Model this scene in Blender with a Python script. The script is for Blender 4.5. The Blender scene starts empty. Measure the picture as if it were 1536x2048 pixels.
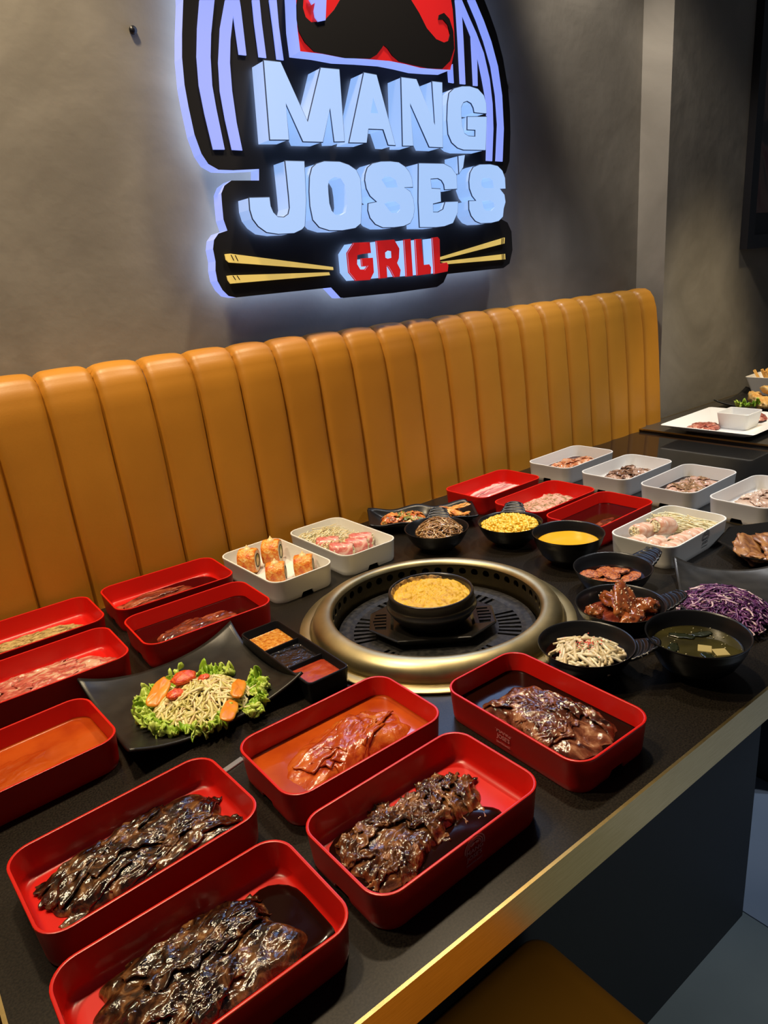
import bpy, bmesh, math, random
from mathutils import Vector, Matrix, noise
from mathutils.geometry import tessellate_polygon
PI = math.pi
S = bpy.context.scene
COL = S.collection
rnd = random.Random(7)

# ------------------------------------------------------------------ camera
cam_d = bpy.data.cameras.new('camera'); cam = bpy.data.objects.new('camera', cam_d); COL.objects.link(cam)
cam_d.sensor_fit = 'VERTICAL'; cam_d.sensor_height = 24.0
cam_d.lens = 24.0 * 1420.302 / 2048.0
cam_d.clip_start = 0.02; cam_d.clip_end = 50
R_, U_, F_ = ([0.787108, -0.61113, -0.083556], [0.257409, 0.202343, 0.94488], [0.560537, 0.76523, -0.316576])
M4 = Matrix(((R_[0], U_[0], -F_[0], 0), (R_[1], U_[1], -F_[1], 0), (R_[2], U_[2], -F_[2], 1.3484), (0, 0, 0, 1)))
cam.matrix_world = M4
S.camera = cam
# ------------------------------------------------------------------ view, world, lamps
S.view_settings.view_transform = 'Standard'; S.view_settings.look = 'None'
S.view_settings.gamma = 1.0; S.view_settings.use_curve_mapping = False
S.view_settings.exposure = 0.0
W = bpy.data.worlds.new('world'); S.world = W; W.use_nodes = True
W.node_tree.nodes['Background'].inputs[0].default_value = (0.75, 0.85, 1.0, 1)
W.node_tree.nodes['Background'].inputs[1].default_value = 0.04
def spot(name, loc, target, power, col, size=60, blend=0.6, radius=0.06):
    d = bpy.data.lights.new(name, 'SPOT'); d.energy = power; d.color = col
    d.spot_size = math.radians(size); d.spot_blend = blend; d.shadow_soft_size = radius
    o = bpy.data.objects.new(name, d); COL.objects.link(o); o.location = loc
    o.rotation_euler = (Vector(target) - Vector(loc)).to_track_quat('-Z', 'Y').to_euler()
    return o
spot('ceiling_or_fill_spot', (0.30, 1.22, 2.75), (0.32, 1.05, 0.75), 112, (1.0, 0.78, 0.49), 85)
spot('ceiling_or_fill_spot', (1.15, 1.20, 2.75), (1.12, 1.02, 0.75), 82, (1.0, 0.80, 0.54), 76)
spot('ceiling_or_fill_spot', (-0.45, 1.15, 2.75), (-0.25, 1.00, 0.75), 80, (1.0, 0.80, 0.52), 80)
spot('ceiling_or_fill_spot', (2.00, 1.05, 2.75), (1.86, 0.92, 0.75), 105, (0.96, 0.97, 1.0), 58)
spot('ceiling_or_fill_spot', (2.75, 0.80, 2.75), (2.58, 1.14, 0.75), 135, (1.0, 0.79, 0.48), 40)
spot('ceiling_or_fill_spot', (2.9, -0.8, 2.75), (2.3, -0.3, 0.0), 75, (0.72, 0.84, 1.0), 64)  # cool fill added to light the floor at the right
spot('ceiling_or_fill_spot', (0.5, -1.2, 2.75), (0.5, -0.25, 0.0), 42, (1.0, 0.88, 0.66), 38, 0.35)  # fill added over the aisle to brighten the mustard bench
spot('ceiling_or_fill_spot', (2.4, -0.6, 2.75), (1.72, 0.95, 0.78), 58, (0.93, 0.96, 1.0), 38, 0.7)  # frontal cool fill added to brighten tray sides at the right
spot('wall_fill_spot', (1.30, 1.30, 2.80), (2.40, 1.53, 1.70), 115, (1.0, 0.88, 0.72), 34, 0.9)  # narrow lamp added to brighten the side face of the wall step
spot('wall_fill_spot', (0.0, 0.35, 2.80), (0.40, 1.57, 1.50), 14, (1.0, 0.90, 0.76), 64, 0.9)  # weak lamp added to lift the back wall at the left
# ------------------------------------------------------------------ helpers
def tag(o, label=None, cat=None, group=None, kind=None):
    if label: o['label'] = label
    if cat: o['category'] = cat
    if group: o['group'] = group
    if kind: o['kind'] = kind
    return o
def thing(name, label, cat, loc=(0, 0, 0), rz=0.0, group=None):
    o = bpy.data.objects.new(name, None); COL.objects.link(o)
    o.empty_display_size = 0.02; o.location = loc; o.rotation_euler = (0, 0, rz)
    return tag(o, label, cat, group)
def link(name, me, parent=None, loc=(0, 0, 0), rz=0.0):
    o = bpy.data.objects.new(name, me); COL.objects.link(o)
    if parent: o.parent = parent
    o.location = loc; o.rotation_euler = (0, 0, rz)
    return o
class MB:
    """collects vertices and faces, then links them as one mesh object"""
    def __init__(s): s.v = []; s.f = []; s.m = []
    def add(s, vs, fs, mi=0):
        b = len(s.v); s.v += [tuple(v) for v in vs]
        for f in fs: s.f.append(tuple(i + b for i in f)); s.m.append(mi)
    def loft(s, loops, mi=0, closed=True, cap0=False, cap1=False, flip=False):
        n = len(loops[0]); b = len(s.v)
        for l in loops: s.v += [tuple(v) for v in l]
        for k in range(len(loops) - 1):
            for i in range(n if closed else n - 1):
                j = (i + 1) % n
                q = (b + k*n + i, b + k*n + j, b + (k+1)*n + j, b + (k+1)*n + i)
                s.f.append(q[::-1] if flip else q); s.m.append(mi)
        if cap0: s.f.append(tuple(b + i for i in range(n))[::-1]); s.m.append(mi)
        if cap1:
            e = b + (len(loops)-1)*n; s.f.append(tuple(e + i for i in range(n))); s.m.append(mi)
    def lathe(s, prof, seg=48, mi=0, c=(0, 0, 0)):
        s.loft([[(c[0] + r*math.cos(2*PI*i/seg), c[1] + r*math.sin(2*PI*i/seg), c[2] + z) for i in range(seg)] for r, z in prof], mi)
    def box(s, x0, y0, z0, x1, y1, z1, mi=0):
        s.add([(x0,y0,z0),(x1,y0,z0),(x1,y1,z0),(x0,y1,z0),(x0,y0,z1),(x1,y0,z1),(x1,y1,z1),(x0,y1,z1)],
              [(3,2,1,0),(4,5,6,7),(0,1,5,4),(1,2,6,5),(2,3,7,6),(3,0,4,7)], mi)
    def grid(s, fn, nu, nv, mi=0, closed_u=False):
        vs = [fn(i/nu, j/nv) for j in range(nv+1) for i in range(nu+1)]
        fs = [(j*(nu+1)+i, j*(nu+1)+i+1, (j+1)*(nu+1)+i+1, (j+1)*(nu+1)+i) for j in range(nv) for i in range(nu)]
        s.add(vs, fs, mi)
    def sheet(s, fn, nu, nv, th, mi=0):
        """a thin sheet with thickness th, fn(u,v) -> top point"""
        top = [[Vector(fn(i/nu, j/nv)) for i in range(nu+1)] for j in range(nv+1)]
        n = (nu+1)*(nv+1); b = len(s.v)
        for j in range(nv+1):
            for i in range(nu+1): s.v.append(tuple(top[j][i]))
        for j in range(nv+1):
            for i in range(nu+1):
                p = top[j][i]
                du = top[j][min(i+1, nu)] - top[j][max(i-1, 0)]; dv = top[min(j+1, nv)][i] - top[max(j-1, 0)][i]
                nn = du.cross(dv); nn = nn.normalized() if nn.length > 1e-12 else Vector((0, 0, 1))
                s.v.append(tuple(p - nn*th))
        ix = lambda i, j, k: b + k*n + j*(nu+1) + i
        for j in range(nv):
            for i in range(nu):
                s.f.append((ix(i,j,0), ix(i+1,j,0), ix(i+1,j+1,0), ix(i,j+1,0)))
                s.f.append((ix(i,j+1,1), ix(i+1,j+1,1), ix(i+1,j,1), ix(i,j,1))); s.m += [mi, mi]
        for i in range(nu):
            s.f.append((ix(i,0,1), ix(i+1,0,1), ix(i+1,0,0), ix(i,0,0)))
            s.f.append((ix(i,nv,0), ix(i+1,nv,0), ix(i+1,nv,1), ix(i,nv,1))); s.m += [mi, mi]
        for j in range(nv):
            s.f.append((ix(0,j,0), ix(0,j+1,0), ix(0,j+1,1), ix(0,j,1)))
            s.f.append((ix(nu,j,1), ix(nu,j+1,1), ix(nu,j+1,0), ix(nu,j,0))); s.m += [mi, mi]
    def tube(s, pts, rad, sides=5, mi=0, taper=None):
        pts = [Vector(p) for p in pts]; loops = []
        prev = None
        for k, p in enumerate(pts):
            t = (pts[min(k+1, len(pts)-1)] - pts[max(k-1, 0)])
            t = t.normalized() if t.length > 1e-9 else Vector((1, 0, 0))
            a = t.orthogonal().normalized() if prev is None else (prev - t*prev.dot(t))
            a = a.normalized() if a.length > 1e-9 else t.orthogonal().normalized()
            prev = a; bb = t.cross(a)
            r = rad if taper is None else rad*taper(k/(len(pts)-1))
            loops.append([p + (a*math.cos(2*PI*i/sides) + bb*math.sin(2*PI*i/sides))*r for i in range(sides)])
        s.loft(loops, mi, cap0=True, cap1=True)
    def prism(s, outer, holes, y0, y1, mf=0, ms=0, mb=None, cap_back=True):
        """polygon with holes in XZ, extruded from y0 (front, towards the room) to y1 (back)"""
        loops = [outer] + holes
        tri = tessellate_polygon([[Vector((x, z, 0)) for x, z in l] for l in loops])
        flat = [q for l in loops for q in l]
        def fix(t, sgn):
            (ax, az), (bx, bz), (cx, cz) = flat[t[0]], flat[t[1]], flat[t[2]]
            a = (bx-ax)*(cz-az) - (bz-az)*(cx-ax)
            return t if a*sgn > 0 else (t[0], t[2], t[1])
        s.add([(x, y0, z) for x, z in flat], [fix(t, 1) for t in tri], mf)
        if cap_back: s.add([(x, y1, z) for x, z in flat], [fix(t, -1) for t in tri], mf if mb is None else mb)
        for k, l in enumerate(loops):
            ar = sum(l[i][0]*l[(i+1) % len(l)][1] - l[(i+1) % len(l)][0]*l[i][1] for i in range(len(l)))
            n = len(l); vs = [(x, y0, z) for x, z in l] + [(x, y1, z) for x, z in l]
            fs = []
            for i in range(n):
                j = (i+1) % n; q = (i, j, j+n, i+n)
                outw = (ar > 0) == (k == 0)
                fs.append(q[::-1] if outw else q)
            s.add(vs, fs, ms)
    def build(s, name, mats, parent=None, smooth=True, loc=(0, 0, 0), rz=0.0, angle=None):
        me = bpy.data.meshes.new(name); me.from_pydata(s.v, [], s.f)
        if not isinstance(mats, (list, tuple)): mats = [mats]
        for m in mats: me.materials.append(m)
        if len(mats) > 1: me.polygons.foreach_set('material_index', s.m)
        if smooth: me.polygons.foreach_set('use_smooth', [True]*len(s.f))
        me.update()
        if angle is not None: me.set_sharp_from_angle(angle=math.radians(angle))
        return link(name, me, parent, loc, rz)
def smoothpoly(pts, it=2):
    for _ in range(it):
        o = []
        for i in range(len(pts)):
            a, b = pts[i], pts[(i+1) % len(pts)]
            o.append((a[0]*.75+b[0]*.25, a[1]*.75+b[1]*.25)); o.append((a[0]*.25+b[0]*.75, a[1]*.25+b[1]*.75))
        pts = o
    return pts
def nz(x, y, z=0.0): return noise.noise(Vector((x, y, z)))
def ridge(x, y, z=0.0): return 1.0 - abs(noise.noise(Vector((x, y, z))))*2.0

# ------------------------------------------------------------------ materials
def sock(b, n, v):
    if n in b.inputs: b.inputs[n].default_value = v
def mat(name, col, rough=.5, metal=0., coat=0., coat_rough=.08, stops=None, scale=20., detail=4., distort=0., stretch=(1, 1, 1),
        bump=0., bump_scale=60., bump_dist=.002, bump_stretch=(1, 1, 1), emit=None, emit_s=0., sss=0., spec=.5, rough_var=0., island=None, aniso=0.):
    m = bpy.data.materials.new(name); m.use_nodes = True
    nt = m.node_tree; b = nt.nodes['Principled BSDF']
    b.inputs['Base Color'].default_value = (*col, 1); b.inputs['Roughness'].default_value = rough; b.inputs['Metallic'].default_value = metal
    sock(b, 'Coat Weight', coat); sock(b, 'Coat Roughness', coat_rough); sock(b, 'Specular IOR Level', spec)
    if sss: sock(b, 'Subsurface Weight', sss); sock(b, 'Subsurface Radius', (.006, .003, .002)); sock(b, 'Subsurface Scale', 1.0)
    if emit: sock(b, 'Emission Color', (*emit, 1)); sock(b, 'Emission Strength', emit_s)
    tc = nt.nodes.new('ShaderNodeTexCoord')
    def mapped(st):
        mp = nt.nodes.new('ShaderNodeMapping'); mp.inputs['Scale'].default_value = st
        nt.links.new(tc.outputs['Object'], mp.inputs['Vector']); return mp
    if stops:
        n = nt.nodes.new('ShaderNodeTexNoise'); n.inputs['Scale'].default_value = scale; n.inputs['Detail'].default_value = detail
        n.inputs['Distortion'].default_value = distort
        nt.links.new(mapped(stretch).outputs[0], n.inputs['Vector'])
        r = nt.nodes.new('ShaderNodeValToRGB'); e = r.color_ramp.elements
        while len(e) < len(stops): e.new(.5)
        for k, (p, c) in enumerate(stops): e[k].position = p; e[k].color = (*c, 1)
        nt.links.new(n.outputs['Fac'], r.inputs['Fac']); nt.links.new(r.outputs['Color'], b.inputs['Base Color'])
        if rough_var:
            mr = nt.nodes.new('ShaderNodeMapRange'); mr.inputs['To Min'].default_value = rough - rough_var; mr.inputs['To Max'].default_value = rough + rough_var
            nt.links.new(n.outputs['Fac'], mr.inputs['Value']); nt.links.new(mr.outputs[0], b.inputs['Roughness'])
    if island:
        g = nt.nodes.new('ShaderNodeNewGeometry'); r = nt.nodes.new('ShaderNodeValToRGB'); e = r.color_ramp.elements
        while len(e) < len(island): e.new(.5)
        for k, (p, c) in enumerate(island): e[k].position = p; e[k].color = (*c, 1)
        nt.links.new(g.outputs['Random Per Island'], r.inputs['Fac']); nt.links.new(r.outputs['Color'], b.inputs['Base Color'])
    if bump:
        n = nt.nodes.new('ShaderNodeTexNoise'); n.inputs['Scale'].default_value = bump_scale; n.inputs['Detail'].default_value = 5
        nt.links.new(mapped(bump_stretch).outputs[0], n.inputs['Vector'])
        bp = nt.nodes.new('ShaderNodeBump'); bp.inputs['Strength'].default_value = bump; bp.inputs['Distance'].default_value = bump_dist
        nt.links.new(n.outputs['Fac'], bp.inputs['Height']); nt.links.new(bp.outputs[0], b.inputs['Normal']); nt.links.new(bp.outputs[0], b.inputs['Coat Normal'])
    return m
M = {}
M['wall'] = mat('concrete_plaster', (.1, .09, .08), .75, stops=[(.28, (.180, .166, .144)), (.5, (.228, .212, .186)), (.72, (.292, .272, .240))], scale=2.6, detail=10, distort=1.2, bump=.2, bump_scale=12, bump_dist=.012)
M['floor'] = mat('concrete_floor', (.3, .36, .4), .55, stops=[(.3, (.17, .215, .235)), (.7, (.23, .28, .30))], scale=3, detail=9, bump=.05, bump_scale=30)
M['floor2'] = mat('lit_concrete_floor', (.3, .36, .4), .45, stops=[(.3, (.26, .33, .45)), (.7, (.33, .40, .52))], scale=3, detail=9, bump=.05, bump_scale=30)  # paler, bluer concrete: light on the far floor is put into the colour
M['leather'] = mat('mustard_leather', (.6, .28, .03), .42, stops=[(.3, (.42, .175, .013)), (.7, (.48, .205, .017))], scale=6, bump=.12, bump_scale=260, bump_dist=.001)
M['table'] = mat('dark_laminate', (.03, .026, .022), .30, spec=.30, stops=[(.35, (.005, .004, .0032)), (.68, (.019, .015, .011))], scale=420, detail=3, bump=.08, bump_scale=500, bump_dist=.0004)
M['gloss'] = mat('black_glass', (.008, .008, .008), .07)
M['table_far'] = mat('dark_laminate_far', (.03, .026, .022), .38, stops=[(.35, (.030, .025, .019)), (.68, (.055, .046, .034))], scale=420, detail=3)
M['brass'] = mat('brushed_brass', (.50, .37, .15), .30, 1.0, stops=[(.3, (.46, .34, .14)), (.7, (.56, .43, .20))], scale=40, stretch=(1, 1, 30), bump=.03, bump_scale=200)
M['ring'] = mat('worn_brass', (.50, .37, .15), .40, 1.0, stops=[(.3, (.38, .33, .19)), (.7, (.58, .47, .25))], scale=14, detail=6, rough_var=.08, bump=.04, bump_scale=300, bump_dist=.0006)
M['ring_in'] = mat('dark_brass', (.20, .15, .07), .38, 1.0, stops=[(.3, (.16, .13, .07)), (.7, (.28, .21, .10))], scale=12, detail=6)  # darker brass tone for the inner vent wall
M['navy'] = mat('navy_panel', (.010, .014, .020), .6)
M['iron'] = mat('cast_iron', (.018, .018, .020), .46, spec=.28, stops=[(.4, (.012, .012, .013)), (.75, (.04, .038, .036))], scale=120, bump=.2, bump_scale=300, bump_dist=.0008)
M['void'] = mat('dark_steel', (.006, .006, .006), .8)  # near-black steel tone for the chamber behind the vent holes
M['red'] = mat('red_melamine', (.56, .009, .005), .30, spec=.4)
M['white'] = mat('white_melamine', (.74, .73, .70), .28)
M['print_r'] = mat('pale_print', (.62, .20, .20), .5)
M['print_w'] = mat('grey_print', (.10, .11, .12), .5)
M['black'] = mat('black_melamine', (.006, .006, .0075), .30, spec=.38, bump=.05, bump_scale=90, bump_dist=.0008)
M['plate'] = mat('black_stoneware', (.017, .016, .015), .34, stops=[(.35, (.011, .0105, .010)), (.7, (.024, .022, .019))], scale=30, spec=.4, bump=.15, bump_scale=55, bump_dist=.0012)
M['gplate'] = mat('black_gloss_plastic', (.010, .009, .008), .16)
M['clay'] = mat('black_earthenware', (.013, .011, .010), .28, bump=.06, bump_scale=120, bump_dist=.0006)
M['s_face'] = mat('lit_letter_face', (.25, .25, .27), .45, emit=(.33, .56, .98), emit_s=.92)
M['s_side'] = mat('lit_letter_side', (.25, .25, .27), .45, emit=(.27, .47, .90), emit_s=.92)
M['s_line'] = mat('letter_seam', (.05, .08, .16), .5)
M['s_stripe'] = mat('lit_stripe', (.2, .2, .25), .4, emit=(.23, .33, .98), emit_s=.95)
M['s_edge'] = mat('lit_board_edge', (.2, .2, .25), .4, emit=(.27, .37, .95), emit_s=1.0)
M['s_black'] = mat('sign_black', (.010, .010, .013), .6, spec=.2)
M['s_back'] = mat('sign_back_glow', (.8, .8, .8), .5, emit=(.46, .62, 1.0), emit_s=2.6)
M['s_halo'] = mat('letter_back_glow', (.8, .8, .8), .5, emit=(.42, .60, 1.0), emit_s=8.0)
M['s_red'] = mat('lit_red_acrylic', (.5, .01, .01), .35, emit=(.50, .012, .014), emit_s=.72)
M['s_yellow'] = mat('lit_yellow', (.6, .45, .1), .4, emit=(.72, .50, .13), emit_s=.78)
M['frame'] = mat('black_frame', (.006, .006, .009), .35)
M['picture'] = mat('picture_print', (.05, .05, .05), .3, stops=[(.42, (.018, .017, .018)), (.52, (.05, .045, .04)), (.58, (.22, .13, .10)), (.66, (.14, .03, .035)), (.8, (.20, .16, .12))], scale=3.2, detail=5, distort=1.0)
M['mat_board'] = mat('dark_mount', (.018, .018, .02), .5)
M['steel'] = mat('grey_steel', (.5, .5, .5), .35, 1.0)
# ------------------------------------------------------------------ setting
def structure(name, mb, m, **k):
    o = mb.build(name, m, smooth=False, **k); o['kind'] = 'structure'; return o
XS, YW, YR = 2.385, 1.585, 1.475       # corner of the wall step, back wall, stepped wall
b = MB(); b.box(-3.0, YW, 0, XS, YW + .15, 2.9); structure('wall_back', b, M['wall'])
b = MB(); b.box(XS, YR, 0, 6.0, YW + .15, 2.9); structure('wall_right', b, M['wall'])
b = MB(); b.box(-3.0, -4.0, -.06, 1.231, YW, 0); structure('floor', b, M['floor'])
b = MB(); b.box(1.234, -4.0, -.06, 6.0, YW, 0); structure('floor', b, M['floor2'])
b = MB(); b.box(-3.0, YW-.012, 0, XS, YW, .08); structure('baseboard_back', b, M['navy'])
for (x, z), lb in (((.646, 1.849), 'small black screw hole on the grey wall left of the lit sign'), ((1.72, 1.822), 'small black screw head on the grey wall right of the lit sign')):
    b = MB(); b.lathe([(.0, -.004), (.006, -.004), (.0075, -.001), (.0075, .004), (.0, .004)], 14)
    o = b.build('wall_screw', M['frame'], loc=(x, YW - .003, z)); o.rotation_euler = (PI/2, 0, 0); tag(o, lb, 'screw')

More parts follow.
